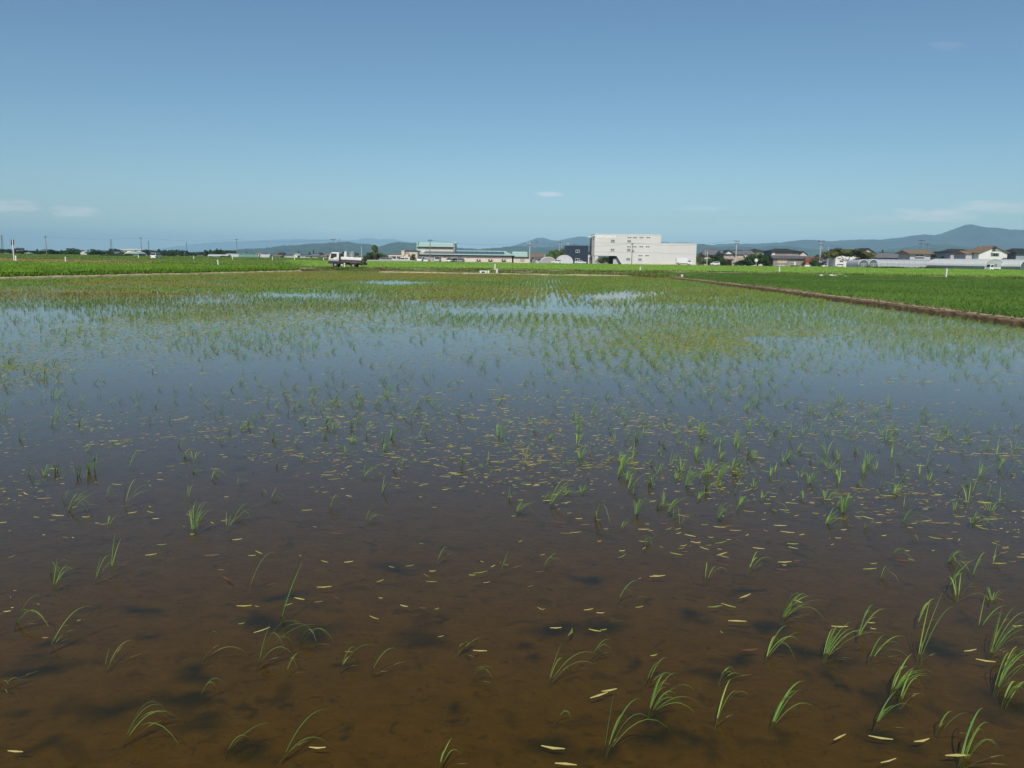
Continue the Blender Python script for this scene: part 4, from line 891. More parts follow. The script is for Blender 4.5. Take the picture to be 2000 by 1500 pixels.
w4 = MB().box(S.x(1896), S.x(1911)-.01, 3, 10, -.3, S.h(497)).build('wall', 'light_grey_house', S.t); roof_x(S, S.x(1896), S.x(1911)-.3, S.h(497), S.h(490.5), 7, 'brown_roof', y=3, over=.3)  # white house's left wing, its shade put in as light grey wall
house('dark-roofed grey house cut by the right edge of the photograph', 262, 1984, 2020, 494, 485.5, 9, 'blue_grey_wall', 'dark_roof', over=.9, hip=2)

# --- greenhouses in front of the village
S = Site('greenhouse', 'long grey plastic greenhouse with vertical seams, side toward the fields', 'greenhouse', 1768, 244)
xa, xb = S.x(1702), S.x(1842); n = 12; prof = []
for i in range(n): t = math.pi*i/(n-1); prof.append((3-3*math.cos(t), 1.7+1.15*math.sin(t)))
prof = [(0, -.2)]+prof+[(6, -.2)]
MB().prismx(prof, xa, xb).build('cover', 'film', S.t)
xx = xa
while xx <= xb+.01:
    rb = MB()
    for p, q in zip(prof, prof[1:]): rb.tube((xx, p[0]-.02 if p[0] < 3 else p[0]+.02, p[1]+.02), (xx, q[0]-.02 if q[0] < 3 else q[0]+.02, q[1]+.02), .03, seg=4)
    rb.build('rib', 'grey_metal', S.t); xx += (xb-xa)/13
MB().box(xa-.06, xa-.01, .8, 2.2, -.2, 2.0).build('door', 'film_dark', S.t); MB().box(xa, xb, -.07, -.03, .3, .42).build('side_rail', 'frame_white', S.t)
hoop('small bluish hoop greenhouse left of the long one, left of its twin', 243, 1687, 2.9, 2.6, 9, 'film', endm='film_dark')
hoop('small bluish hoop greenhouse touching the long one', 242, 1706, 2.6, 2.7, 9, 'film', endm='film_dark')
S = hoop('large white tunnel greenhouse with open front and a white mini truck before it', 228, 1943, 8.2, 3.2, 18, 'film_white', rz=R(25), endm='film', side='film_dark', door=True, rise=.40)
S = hoop('large white tunnel greenhouse cut by the right edge of the photograph', 226, 2012, 8.2, 3.2, 18, 'film_white', rz=R(25), endm='film_dark', side='film_dark', door=True, rise=.40)

# --- far left town
house('low grey-roofed house half hidden by the white pole at the far left', 520, 10, 24, 493, 490, 9, 'blue_grey_wall', 'slate_roof')
house('house with a bright white roof beside the white pole at the far left', 520, 32, 42, 490.5, 487.8, 9, 'brown_roof', 'white_wall', over=.6)
house('long low pale shed left of the first dark pole', 500, 50, 72, 495, 493, 8, 'light_grey_house', 'film', name='shed', cat='shed')
house('grey house peeping over the tree belt behind the first dark pole', 560, 79, 92, 489.5, 487, 10, 'light_grey_house', 'slate_roof')
S = hoop('small round-topped white and orange shed in the tree belt', 480, 163.5, 3.6, 2.2, 6, 'film_white', endm='film_white', door=False, name='shed', rise=.3); S.t['category'] = 'shed'
MB().box(-2.1, -1.82, -.1, 5, 0, 1.6).build('side_panel', 'orange', S.t)
house('pale farm shed under the trees right of the round hedge', 480, 212, 230, 494.8, 491.5, 8, 'cream_wall', 'slate_roof', name='shed', cat='shed')
S = Site('warehouse', 'big white flat-roofed warehouse rising over the far left trees', 'warehouse', 256, 620)
w, a, b, h = wallbox(S, 236.5, 276, 488.3, 22, 'white_wall'); MB().prism([(a-.5, h+.003), (b+.5, h+.003), (b+.5, h+.3), ((a+b)/2, h+.9), (a-.5, h+.5)], -.6, 22).build('roof', 'film_white', S.t)
S = Site('shed', 'teal shed with curved pale roof below the big white warehouse', 'shed', 260, 430)
w, a, b, h = wallbox(S, 248.5, 271.5, 495.5, 8, 'green_sheet')
pr = [(a-.3+(b-a+.6)*i/8, h+.003+1.15*math.sin(math.pi*i/8)**.8) for i in range(9)]; MB().prism(pr, -.4, 8.4).build('roof', 'film', S.t)
house('grey house right of the big white warehouse, behind a dark pole', 500, 274, 288, 494, 490.5, 9, 'blue_grey_wall', 'slate_roof')
house('tiny cream shed in the trees right of the white van', 520, 317, 327, 496, 494.2, 6, 'cream_wall', 'brown_roof', name='shed', cat='shed')
house('small tan shed in the trees near the far white posts', 500, 366, 376, 499.6, 498, 5, 'cream_low', 'brown_roof', name='shed', cat='shed')
house('white farm shed left of the dark plantation', 480, 386, 405, 500, 498, 6, 'white_wall', 'grey_roof', name='shed', cat='shed', wins=[(396, 500, 398.5, 502.5)])
hoop('very long grey tunnel greenhouse beyond the fields at left', 420, 529, 6, 2.0, 22, 'film', rz=R(90), endm='film', door=False, rise=.3)
hoop('grey tunnel greenhouse in front of the dark plantation', 415, 448, 5, 1.6, 10, 'film', rz=R(90), endm='film', door=False, rise=.3)
hoop('grey tunnel greenhouse left end of the long row beyond the fields', 418, 508, 6, 2.0, 10, 'green_sheet', rz=R(90), endm='film', door=False, rise=.3)
hoop('grey tunnel greenhouse around the third dark pole beyond the fields', 424, 492, 6, 2.05, 9, 'film', rz=R(90), endm='film', door=False, rise=.3)
hoop('pale blue tunnel greenhouse right of the dark plantation', 424, 476, 6, 2.05, 8.4, 'film', rz=R(90), endm='film', door=False, rise=.3)
tn = [(466, 474, 496.5, 495, 'white_wall', 'red_roof', 'x', 'white house with reddish roof just right of the third dark pole'),
      (478, 484, 497, 494.7, 'cream_wall', 'slate_roof', 'x', 'cream house second right of the third dark pole'),
      (485.5, 492, 497.5, 494.2, 'white_wall', 'slate_roof', 'y', 'white gabled house in the far town, left of the orange roof'),
      (500, 508, 496.8, 494.2, 'white_wall', 'orange', 'y', 'white gabled house with orange roof in the far town'),
      (509, 517, 498, 494, 'white_wall', 'slate_roof', 'y', 'tallest white gabled house in the far town'),
      (519, 527, 499, 497, 'light_grey_house', 'dark_roof', 'x', 'small grey house right of the tallest white gabled one'),
      (529, 547, 501, 498.2, 'cream_low', 'brown_roof', 'x', 'tan barn in front of the far town'),
      (542, 552, 498.5, 494, 'white_wall', 'dark_roof', 'x', 'house with dark roof above the tan barn'),
      (549, 572, 499.6, 497.3, 'white_wall', 'slate_roof', 'x', 'long white building in the middle of the far town'),
      (573, 581, 499, 495.8, 'white_wall', 'film_white', 'y', 'white rounded house at the end of the long white building'),
      (586, 597, 500, 497.2, 'white_wall', 'slate_roof', 'x', 'white and grey house left of the two small dark firs'),
      (598, 606, 500.5, 497.5, 'light_grey_house', 'slate_roof', 'x', 'grey house under the left small dark fir'),
      (609, 622, 500.5, 495.5, 'beige_house', 'slate_roof', 'x', 'beige house right of the small dark firs'),
      (622, 632, 502, 498, 'blue_grey_wall', 'slate_roof', 'x', 'blue-grey house between the beige and the pinkish house'),
      (632, 646, 501, 496.5, 'beige_house', 'brown_roof', 'x', 'pinkish house partly hidden by the truck cab')]
for (x0, x1_, e_, r_, wm, rm, kd, lb) in tn:
    house(lb, 470 if lb != 'tan barn in front of the far town' else 440, x0, x1_, e_, r_, 8, wm, rm, kind=kd, over=.4, wins=[((x0*.6+x1_*.4)-.8, e_+1, (x0*.6+x1_*.4)+1.2, e_+2.4)])

# ------------------------------------------------------------------ poles, posts, wires
def pole(label, px, top, d, m='pole_conc', r=.17, arms=(), trans=False, lamp=False, name='utility_pole', cat='pole', group=None):
    S = Site(name, label, cat, px, d, group=group); h = S.h(top)
    MB().tube((0, 0, -.3), (0, 0, h), r, r*.6, 8).build('shaft', m, S.t)
    for (dz, ln) in arms:
        MB().box(-ln/2, ln/2, -r-.1, -r-.01, h-dz-.07, h-dz+.07).build('crossarm', 'dark_metal', S.t)
        ins = MB()
        for k in (-.9, -.45, .45, .9): ins.tube((k*ln/2, -r-.05, h-dz+.07), (k*ln/2, -r-.05, h-dz+.32), .06, .05, 6)
        ins.build('insulators', 'grey_metal', S.t)
    if trans: MB().tube((.35, -.25, h-3.2), (.35, -.25, h-2.3), .28).build('transformer', 'grey_metal', S.t)
    if lamp:
        lp = MB().box(-.9, 0, -.08, .08, h-.4, h-.3).box(-1.2, -.6, -.15, .15, h-.5, h-.41).build('lamp_head', 'frame_white', S.t); MB().box(-1.15, -.65, -.12, .12, h-.55, h-.503).build('lamp_glass', 'lamp_glass', lp)
    return S.o.x, S.d, h
PP = [pole('first tall dark utility pole from the left, over the tree belt', 91, 461, 480, 'pole_conc', .22, ((.3, 1.8), (1.1, 1.5))),
      pole('tall dark utility pole beside the white van', 276.5, 464, 480, 'pole_conc', .22, ((.3, 1.8),)),
      pole('tall dark utility pole over the long tunnel greenhouse', 463, 467, 440, 'pole_conc', .22, ((.3, 1.6),)),
      pole('utility pole with long crossarm behind the truck cab', 651.5, 466.5, 340, 'pole_conc', .17, ((.3, 2.6),), lamp=True),
      pole('thin plain utility pole just right of the crossarm pole, behind the truck', 663, 465, 380, 'pole_conc', .15),
      pole('dark utility pole in front of the facility', 840, 467.5, 262, 'pole_conc', .17, ((.4, 1.6),)),
      pole('white lamp pole at the right end of the facility', 1034.5, 472, 275, 'pole_pale', .17, ((1.2, 1.2),), lamp=True),
      pole('slim dark utility pole in front of the grey building', 1234, 474, 275, 'pole_conc', .15, ((.5, .9),), trans=True),
      pole('tall utility pole with crossarms before the pinkish house', 1437, 468, 278, 'pole_pale', .15, ((.5, 1.8), (1.3, 1.4)), name='utility_pole')]
pole('pale utility pole left of the white hatchback by the bushes', 1381, 487, 276, 'pole_pale', .14, ((.3, 1.0),))
pole('short pale post on the roof line right of the grey building', 1377, 488, 300, 'pole_pale', .1)
pole('thin white twin antenna mast above the trees left of the navy building', 1092, 472, 330, 'pole_pale', .1, ((.3, 1.2),), name='antenna_mast', cat='antenna')
pole('second thin white antenna mast next to the twin one', 1096, 473, 330, 'pole_pale', .1, ((.3, .8),), name='antenna_mast', cat='antenna')
pole('short pale pole above the domed greenhouse', 1064, 496, 300, 'pole_pale', .1)
pole('faint grey utility pole behind the brown low house', 1048, 470, 420, 'pole_conc', .14, ((.3, 1.6),))
pole('thin pale vertical pole behind the rear of the truck', 706, 481, 200, 'pole_pale', .09)
pole('utility pole with two crossarms and transformer before the low dark house', 1601, 468.5, 285, 'pole_pale', .15, ((.4, 2.2), (1.6, 1.6)), trans=True)
pole('white lamp pole right of the crossarm pole by the low dark house', 1617, 481, 282, 'pole_pale', .13)
pole('left one of two crossarm poles behind the narrow light grey house', 1796, 468, 300, 'pole_conc', .15, ((.3, 2.6), (1.4, 1.6)))
pole('right one of two crossarm poles behind the narrow light grey house', 1808, 475, 300, 'pole_conc', .15, ((.3, 2.2),))
pole('thin whip antenna on the white gabled house', 1912, 477, 266, 'pole_pale', .05, name='antenna_mast', cat='antenna')
S = Site('traffic_mirror', 'round road mirror on a short post before the dark trees', 'mirror', 1477, 262)
MB().tube((0, 0, -.2), (0, 0, 1.9), .06).build('post', 'pole_pale', S.t); MB().tube((0, -.12, 2.05), (0, -.05, 2.05), .5, .55, 14).build('mirror', 'lamp_glass', S.t)
def wire(label, A_, B_, sag=.9):
    mb = MB(); k = 14; P = [Vector(A_).lerp(Vector(B_), i/k)-Vector((0, 0, 4*sag*(i/k)*(1-i/k))) for i in range(k+1)]
    for a, b in zip(P, P[1:]): mb.tube(a, b, .028, seg=4)
    tag(mb.build('power_line', 'dark_metal'), label, 'wire', 'overhead wires between the poles')
for lb, i, j in (('sagging wire from the first dark pole to the pole beside the van', 0, 1), ('sagging wire between the pole beside the van and the greenhouse pole', 1, 2), ('wire from the greenhouse pole toward the crossarm pole behind the truck', 2, 3),
                 ('wire running over the facility roofs', 5, 6), ('wire from the facility lamp pole to the slim pole before the grey building', 6, 7), ('wire crossing in front of the grey building toward the village', 7, 8)):
    a, b = PP[i], PP[j]; wire(lb, (a[0], a[1], a[2]-.15), (b[0], b[1], b[2]-.15), 1.2)
def pylon(label, px, top, d):
    S = Site('pylon', label, 'pylon', px, d); h = S.h(top); mb = MB(); k = 7; hw = h*.06
    lv = [(hw*(1-i/k*.82), h*i/k) for i in range(k+1)]
    for (w0, z0), (w1, z1_) in zip(lv, lv[1:]):
        for sx_, sy_ in ((-1, -1), (1, -1), (1, 1), (-1, 1)): mb.tube((sx_*w0, sy_*w0, z0), (sx_*w1, sy_*w1, z1_), .16, seg=4)
        for s_ in (-1, 1): mb.tube((-s_*w0, -w0, z0), (s_*w1, -w1, z1_), .1, seg=4); mb.tube((-w0, -s_*w0, z0), (-w1, s_*w1, z1_), .1, seg=4)
    mb.build('lattice', 'steel_lattice', S.t); am = MB()
    for f in (.95, .84, .73): am.tube((-hw*1.5, 0, h*f), (hw*1.5, 0, h*f), .14, seg=4); am.tube((-hw*1.5, 0, h*f), (0, 0, h*f+h*.04), .1, seg=4); am.tube((hw*1.5, 0, h*f), (0, 0, h*f+h*.04), .1, seg=4)
    am.build('crossarms', 'steel_lattice', S.t)
pylon('nearest lattice pylon at the left edge of the photograph', 5.5, 459, 1300); pylon('second lattice pylon, above the shed in the tree belt', 218, 467, 1700)
pylon('third lattice pylon, just left of the white van', 291, 470.5, 2000); pylon('faintest lattice pylon, between the van and the dark plantation', 365, 473, 2400)

def post(label, px, base, hpx, d, name='marker_post', lean=0, w=.075, z=.1):
    S = Site(name, label, 'post', px, d, group='white marker posts along the farm tracks'); S.t.location.z = z; h = hpx/FPX*d
    MB().prism([(-w, -.3), (w, -.3), (w+lean, h-.03), (w*.6+lean, h), (-w*.6+lean, h), (-w+lean, h-.03)], -w, w).build('shaft', 'post_white', S.t); MB().box(-w-.012+lean*.8, w+.012+lean*.8, -w-.01, w+.01, h*.8, h*.8+.1).build('reflector', 'lamp_glass', S.t)
post('leaning white marker post in the left rice field', 426, 518, 13, 121, lean=-.1); post('white marker post in front of the tanker truck', 672.5, 522, 13, 109.3, w=.07)
post('white marker post before the facility, nearest the image centre', 967, 526, 13.3, 116.5); post('white marker post before the grey building', 1251, 529.5, 11, 117)
post('white marker post before the grey farmhouse', 1523, 534, 15, 115); post('tallest white marker post at the right, before the greenhouse', 1850, 540, 18, 106, w=.085)
post('white marker post on the dry verge left of centre of the left field', 127, 511.5, 12, 137); post('short white post beside the tall pole at far left', 30, 509.5, 12.5, 142, w=.1)
for (px, y, t_) in ((270, 504, 'small distant post left of the white van'), (378, 507, 'small distant post right of the white van'), (454, 507, 'small distant post below the long tunnel greenhouse'), (532, 507, 'small distant post before the tan barn'), (575, 508, 'small distant post before the long white building'), (632, 509, 'small distant post left of the truck cab')):
    post(t_, px, y, 7.5, 235, w=.08, z=.2)
S = Site('sign_pole', 'tall white pole with a dark upright plate near its top at far left', 'pole', 26, 142); h = S.h(467.5)
MB().tube((0, 0, -.3), (0, 0, h), .09).build('shaft', 'post_white', S.t); MB().box(-.26, -.1, -.06, .06, h-1.05, h-.02).box(.1, .2, -.06, .06, h-.95, h-.05).build('plate', 'dark_metal', S.t)
S = Site('water_gate', 'small white concrete sluice box with dark opening on the far bund', 'water gate', 944, TM.y-1.5)
MB().box(-.42, .42, 0, .5, -.1, .42).build('box', 'frame_white', S.t); MB().box(-.2, .2, -.02, -.002, .08, .32).build('opening', 'dark_metal', S.t); MB().box(.5, .72, 0, .3, -.1, .45).build('side_block', 'post_white', S.t)
S = Site('valve_pipe', 'short pale pipe stub on the far bund right of the sluice box', 'pipe', 970.5, TM.y-.6); MB().tube((0, 0, -.1), (.04, 0, .62), .14, .14, 10).tube((.04, 0, .62), (.04, 0, .68), .17, .17, 10).build('pipe', 'post_white', S.t)
S = Site('valve', 'white round valve cap at the corner of the right bund', 'valve', 1333.5, 88); MB().tube((0, 0, 0), (0, 0, .25), .1, .1, 10).build('stem', 'grey_metal', S.t); MB().tube((0, 0, .2), (0, 0, .42), .14, .12, 12).build('cap', 'frame_white', S.t)
for (px, py, s, lb) in ((1604, 540, .3, 'pale rubble lump on the verge of the right field'), (1624, 541.5, .34, 'larger of two rubble lumps side by side on the right verge'), (1631, 542, .26, 'smaller of two rubble lumps side by side on the right verge'), (1651, 542.5, .2, 'little pale stone right of the rubble lumps')):
    p = D(px, py, 104); mb = MB(); r3 = random.Random(px)
    V = []; 
    for i in range(5):
        for j in range(8):
            a = 2*math.pi*j/8; e = math.pi/2*i/4; rr_ = s*math.cos(e)*r3.uniform(.8, 1.25); V.append((rr_*math.cos(a), rr_*math.sin(a)*.8, s*.9*math.sin(e)*r3.uniform(.85, 1.1)-.03))
    mb.add(V, [(i*8+j, i*8+(j+1) % 8, (i+1)*8+(j+1) % 8, (i+1)*8+j) for i in range(4) for j in range(8)]); o = mb.build('stone', 'film_white'); o.location = (p.x, 104, .12); tag(o, lb, 'stone')

# ------------------------------------------------------------------ vehicles
def wheel(t, x, y, r, w=.2, rim='rim'):
    o = MB().tube((x, y-w/2, r), (x, y+w/2, r), r, r, 18).build('wheel', 'tyre', t)
    e = -1 if y < 0 else 1; MB().tube((x, y+e*(w/2+.001), r), (x, y+e*(w/2+.014), r), r*(.6 if rim == 'rim' else .42), r*(.56 if rim == 'rim' else .36), 14).build('rim', rim, o); return o
PROF = {
 'sedan': (4.5, 1.7, [(-2.2, .3), (-2.26, .62), (-2.1, .82), (-1.15, .93), (1.7, .98), (2.18, .92), (2.25, .6), (2.18, .3)], [(-1.15, .93), (-.4, 1.38), (.75, 1.42), (1.65, .98)], [(-.95, .96), (-.36, 1.31), (.12, 1.34), (.12, .96)], [(.2, .96), (.2, 1.34), (.7, 1.34), (1.3, .97)]),
 'estate': (4.5, 1.7, [(-2.2, .3), (-2.26, .62), (-2.1, .84), (-1.25, .96), (2.1, 1.0), (2.22, .6), (2.15, .3)], [(-1.25, .96), (-.5, 1.46), (1.5, 1.5), (2.08, 1.0)], [(-1.0, 1.0), (-.45, 1.39), (.15, 1.42), (.15, 1.0)], [(.23, 1.0), (.23, 1.42), (1.45, 1.42), (1.85, 1.02)]),
 'van': (4.3, 1.7, [(-2.1, .3), (-2.16, .7), (-1.95, .98), (-1.5, 1.05), (2.1, 1.05), (2.15, .3)], [(-1.5, 1.05), (-.75, 1.72), (1.85, 1.78), (2.1, 1.05)], [(-1.25, 1.08), (-.7, 1.64), (.1, 1.67), (.1, 1.08)], [(.2, 1.08), (.2, 1.67), (1.7, 1.68), (1.9, 1.08)]),
 'hatch': (3.6, 1.55, [(-1.75, .3), (-1.8, .65), (-1.6, .9), (-1.1, 1.0), (1.72, 1.02), (1.8, .3)], [(-1.1, 1.0), (-.5, 1.5), (1.3, 1.55), (1.7, 1.02)], [(-.88, 1.03), (-.45, 1.43), (.1, 1.46), (.1, 1.03)], [(.18, 1.03), (.18, 1.46), (1.2, 1.46), (1.45, 1.03)])}
def car(label, px, d, kind, paint='car_white', rz=0, z=0, name='parked_car', cat='car', group='cars parked around the buildings', sc=1):
    Ln, Wd, body, cab, w1, w2 = PROF[kind]; S = Site(name, label, cat, px, d, rz, group); S.t.location.z = z; t = S.t; t.scale = (sc,)*3
    bo = MB().prism(body, -Wd/2, Wd/2, lambda q: 1 if q > .5 else .94).build('body', paint, t, bevel=.05); zt = max(q[1] for q in cab); zb = cab[0][1]
    wf = lambda q: 1-.17*max(0, q-zb)/(zt-zb)
    MB().prism([(x, q-.002 if q == zb else q) for x, q in cab], -Wd*.485, Wd*.485, wf).build('cabin', paint, t, bevel=.04)
    for s in (-1, 1):
        for w in (w1, w2):
            V = [(x, s*(Wd*.485*wf(q)+.012), q) for x, q in w]; V2 = [(x, s*(Wd*.485*wf(q)-.01), q) for x, q in w]; k = len(w)
            MB().add(V+V2, [tuple(range(k)), tuple(range(2*k-1, k-1, -1))]+[(i, i+k, (i+1) % k+k, (i+1) % k) for i in range(k)]).build('window', 'glass', t)
    for (p, q, nm) in ((cab[0], cab[1], 'windscreen'), (cab[3], cab[2], 'rear_window')):
        P0, P1 = Vector((p[0], 0, p[1])), Vector((q[0], 0, q[1])); dd_ = (P1-P0); nx = Vector((-dd_.z, 0, dd_.x)).normalized(); nx = nx if (nx.x < 0) == (nm == 'windscreen') else -nx
        A1, A2 = P0+dd_*.12+nx*.03, P0+dd_*.88+nx*.03; b1, b2 = Wd*.44, Wd*.38
        MB().add([(A1.x, -b1, A1.z), (A1.x, b1, A1.z), (A2.x, b2, A2.z), (A2.x, -b2, A2.z)]+[(v.x-nx.x*.05, y_, v.z-nx.z*.05) for v, y_ in ((A1, -b1), (A1, b1), (A2, b2), (A2, -b2))], [(0, 1, 2, 3), (7, 6, 5, 4), (0, 4, 5, 1), (1, 5, 6, 2), (2, 6, 7, 3), (3, 7, 4, 0)]).build(nm, 'glass', t)
    xf, xb_ = body[0][0]*.62, body[-1][0]*.62
    for x in (xf, xb_):
        for s in (-1, 1): wheel(t, x, s*(Wd/2-.08), .31)
    for s in (-1, 1):
        MB().box(body[1][0]-.015, body[1][0]+.15, s*Wd*.36-.16, s*Wd*.36+.16, .6, .76).build('headlight', 'lamp_glass', t)
        MB().box(body[-1][0]-.1, body[-1][0]+.06, s*Wd*.4-.1, s*Wd*.4+.1, .62, .85).build('tail_light', 'red_roof', t)
    MB().box(body[-1][0]-.06, body[-1][0]+.05, -.2, .2, .45, .57).build('number_plate', 'frame_white', t)
    return S
car('white minivan driving away on the far road at left', 305, 240, 'van', rz=R(268), z=.2, name='van', cat='van', sc=.98)
car('silver car nosing out at the car park wall, left of a white one', 753, 272, 'estate', 'car_silver', rz=R(150))
car('white hatchback parked under the office carport edge', 765.5, 274, 'estate', rz=R(150))
car('tan-white van parked beside the office porch', 781, 280, 'van', 'car_white', rz=R(20), sc=.8)
car('white van with dark windows at the left end of the facility', 822, 276, 'van', rz=R(80)); car('low white car left of the facility entrance', 833.5, 276, 'sedan', rz=R(85), sc=.95)
car('pale gold kei van beside the facility entrance', 855, 275, 'van', 'car_silver', rz=R(85)); car('silver-white car left of the black one before the facility', 877.5, 275, 'estate', 'car_silver', rz=R(88))
car('black car between a silver and a blue-grey one', 888.5, 274, 'estate', 'car_black', rz=R(85)); car('blue-grey car at the right end of the parked row', 900, 274, 'estate', 'car_grey', rz=R(80))
car('white estate car passing in front of the white greenhouse', 1087.5, 268, 'estate', name='car', sc=.8, z=.15); car('white sedan passing in front of the navy building', 1133.5, 266, 'sedan', rz=R(180), name='car', sc=.83, z=.15)
car('white compact car by the bushes at the left of the village', 1397, 270, 'hatch', sc=.83, z=.2)
car('white van left of the white lamp pole in the village', 1608, 285, 'van', rz=R(10), sc=.7); car('white car under the left side of the spreading tree', 1640, 284, 'hatch', rz=R(5), sc=.8); car('white van under the right side of the spreading tree', 1668, 284, 'van', rz=R(8), sc=.9)
# box truck
S = Site('box_truck', 'small white box truck parked before the lower wing of the grey building', 'truck', 1336, 270); t = S.t; t.location.z = .15
MB().box(-2.6, 1.0, -.85, .85, .62, 2.45).build('cargo_box', 'car_white', t, bevel=.03)
MB().prism([(1.08, .4), (1.08, 1.75), (1.75, 1.75), (2.35, 1.15), (2.45, .4)], -.78, .78, lambda q: 1 if q < 1.1 else .93).build('cab', 'car_white', t, bevel=.05)
for s in (-1, 1): MB().prism([(1.3, 1.12), (1.3, 1.6), (1.72, 1.6), (2.1, 1.14)], s*.77-.02, s*.77+.02).build('window', 'glass', t)
MB().add([(1.8, -.68, 1.74), (1.8, .68, 1.74), (2.38, .7, 1.16), (2.38, -.7, 1.16)], [(0, 1, 2, 3)]).build('windscreen', 'glass', t)
MB().box(-2.5, 2.2, -.4, .4, .38, .6).build('chassis', 'dark_metal', t); MB().box(-2.45, -1.75, -.862, -.852, .8, 1.0).build('logo_patch', 'blue_grey_wall', t)
for x in (-1.4, 1.7):
    for s in (-1, 1): wheel(t, x, s*.7, .3)
for s in (-1, 1): MB().box(2.42, 2.5, s*.6-.12, s*.6+.12, .7, .85).build('headlight', 'lamp_glass', t)
# white mini truck before the greenhouse
S = Site('mini_truck', 'white mini truck with low load bed before the open greenhouse', 'truck', 1941, 219); t = S.t; t.location.z = .05; t.rotation_euler.z = R(12)
MB().prism([(-1.65, .35), (-1.7, .95), (-1.4, 1.75), (-.45, 1.78), (-.45, .35)], -.7, .7, lambda q: 1 if q < 1 else .92).build('cab', 'car_white', t, bevel=.05)
for s in (-1, 1): MB().prism([(-1.5, 1.05), (-1.3, 1.6), (-.62, 1.6), (-.62, 1.05)], s*.68-.02, s*.68+.02).build('window', 'glass', t)
MB().add([(-1.7, -.6, 1.02), (-1.7, .6, 1.02), (-1.44, .56, 1.68), (-1.44, -.56, 1.68)], [(0, 1, 2, 3)]).build('windscreen', 'glass', t)
MB().box(-.4, 1.65, -.7, .7, .6, .68).box(-.4, 1.65, -.7, -.66, .681, .95).box(-.4, 1.65, .66, .7, .681, .95).box(1.61, 1.65, -.655, .655, .681, .95).build('load_bed', 'car_white', t); MB().box(-1.5, 1.5, -.35, .35, .35, .598).build('chassis', 'dark_metal', t)
for x in (-1.15, 1.0):
    for s in (-1, 1): wheel(t, x, s*.62, .27)

# tanker truck on the farm track
TD = 111.5
S = Site('tanker_truck', 'small white truck carrying a steel tank, stopped on the farm track', 'truck', 679.6, TD); t = S.t; t.location.z = .28; t.rotation_euler.y = R(2.2)
k_ = TD/FPX
def X(px): return (px-677)*k_
def Z(py, px=677): return D(px, py, TD).z-.28
Wd = 1.7
cab = [(X(643), .48), (X(641.3), .9), (X(641.6), 1.22), (X(645.5), 1.9), (X(648), 1.99), (X(660), 2.02), (X(661), 1.97), (X(661), .48)]
MB().prism(cab, -Wd/2, Wd/2, lambda q: 1 if q < 1.3 else 1-.09*(q-1.3)/.85).build('cab', 'car_white', t, bevel=.05)
for s in (-1, 1):
    y_ = s*(Wd/2-.012)
    dr = MB().prism([(X(644.8), 1.2), (X(646.3), 1.85), (X(656.8), 1.87), (X(656.8), 1.46), (X(652), 1.37), (X(649), 1.2)], y_-.03, y_+.03).build('door_window', 'glass', t)
    MB().box(X(641.2), X(661.1), s*Wd/2-.012, s*Wd/2+.012, .86, 1.07).build('side_band', 'grey_metal', t)
    MB().box(X(641.0), X(661.2), s*(Wd/2+.004)-.012, s*(Wd/2+.004)+.012, .49, .855).build('lower_panel', 'dark_metal', t)
    MB().box(X(657.2), X(659), s*Wd/2, s*Wd/2+s*.03 if s > 0 else s*Wd/2+.001, 1.18, 1.22).build('door_handle', 'dark_metal', t) if s > 0 else MB().box(X(657.2), X(659), -Wd/2-.03, -Wd/2-.001, 1.18, 1.22).build('door_handle', 'dark_metal', t)
    MB().tube((X(641.5), s*.8, 1.5), (X(640), s*1.0, 1.5), .02).box(X(639.3), X(640.3), s*1.0-.1, s*1.0+.1, 1.2, 1.6).build('mirror', 'dark_metal', t)
    MB().box(X(640.6), X(641.6), s*.62-.14, s*.62+.14, .68, .86).build('headlight', 'lamp_glass', t)
MB().add([(X(641.4), -.74, 1.24), (X(641.4), .74, 1.24), (X(645.1), .68, 1.88), (X(645.1), -.68, 1.88), (X(642.4), -.74, 1.24), (X(642.4), .74, 1.24), (X(646), .68, 1.88), (X(646), -.68, 1.88)], [(0, 3, 2, 1), (4, 5, 6, 7), (0, 1, 5, 4), (1, 2, 6, 5), (2, 3, 7, 6), (3, 0, 4, 7)]).build('windscreen', 'glass', t)
MB().box(X(640.4), X(650), -.84, .84, .36, .6).build('bumper', 'grey_metal', t, bevel=.03)
MB().box(X(648), X(706), -.42, .42, .5, .72).build('chassis', 'dark_metal', t)
MB().box(X(661.6), X(665.2), -.7, .7, .62, 1.8).box(X(662), X(664.5), -.3, .2, 1.801, 1.92).build('cab_rack', 'dark_metal', t)
MB().box(X(665), X(705), -.85, .85, 1.0, 1.11).build('bed', 'maroon_metal', t)
for s in (-1, 1):
    g = MB().prism([(X(665), 1.19), (X(666), 1.115), (X(704.6), 1.115), (X(704.6), 1.44), (X(667), 1.48), (X(665), 1.41)], s*.87-.03, s*.87+.03).build('side_gate', 'car_white', t, bevel=.02)
    MB().box(X(666), X(704), s*.8-.04, s*.8+.04, .76, .995).build('side_rail', 'maroon_metal', t)
MB().box(X(664.8), X(676), -.78, -.45, .42, .93).build('tool_box', 'dark_metal', t, bevel=.03); MB().box(X(665), X(669), -.82, -.5, .30, .46).build('step_tank', 'frame_white', t, bevel=.03)
MB().box(X(676), X(681), .1, .78, .4, .9).build('fuel_tank', 'grey_metal', t, bevel=.04)
zt = Z(501.8)
MB().tube((X(684.7), 0, 1.09), (X(684.7), 0, Z(492.6)), .5, .5, 32).tube((X(684.7), 0, Z(492.6)), (X(684.7), 0, Z(492.6)+.05), .47, .36, 32).build('steel_tank', 'stainless', t)
MB().tube((X(684.7), 0, Z(492.6)+.051), (X(684.7), 0, Z(492.6)+.12), .2, .18, 16).build('tank_lid', 'grey_metal', t)
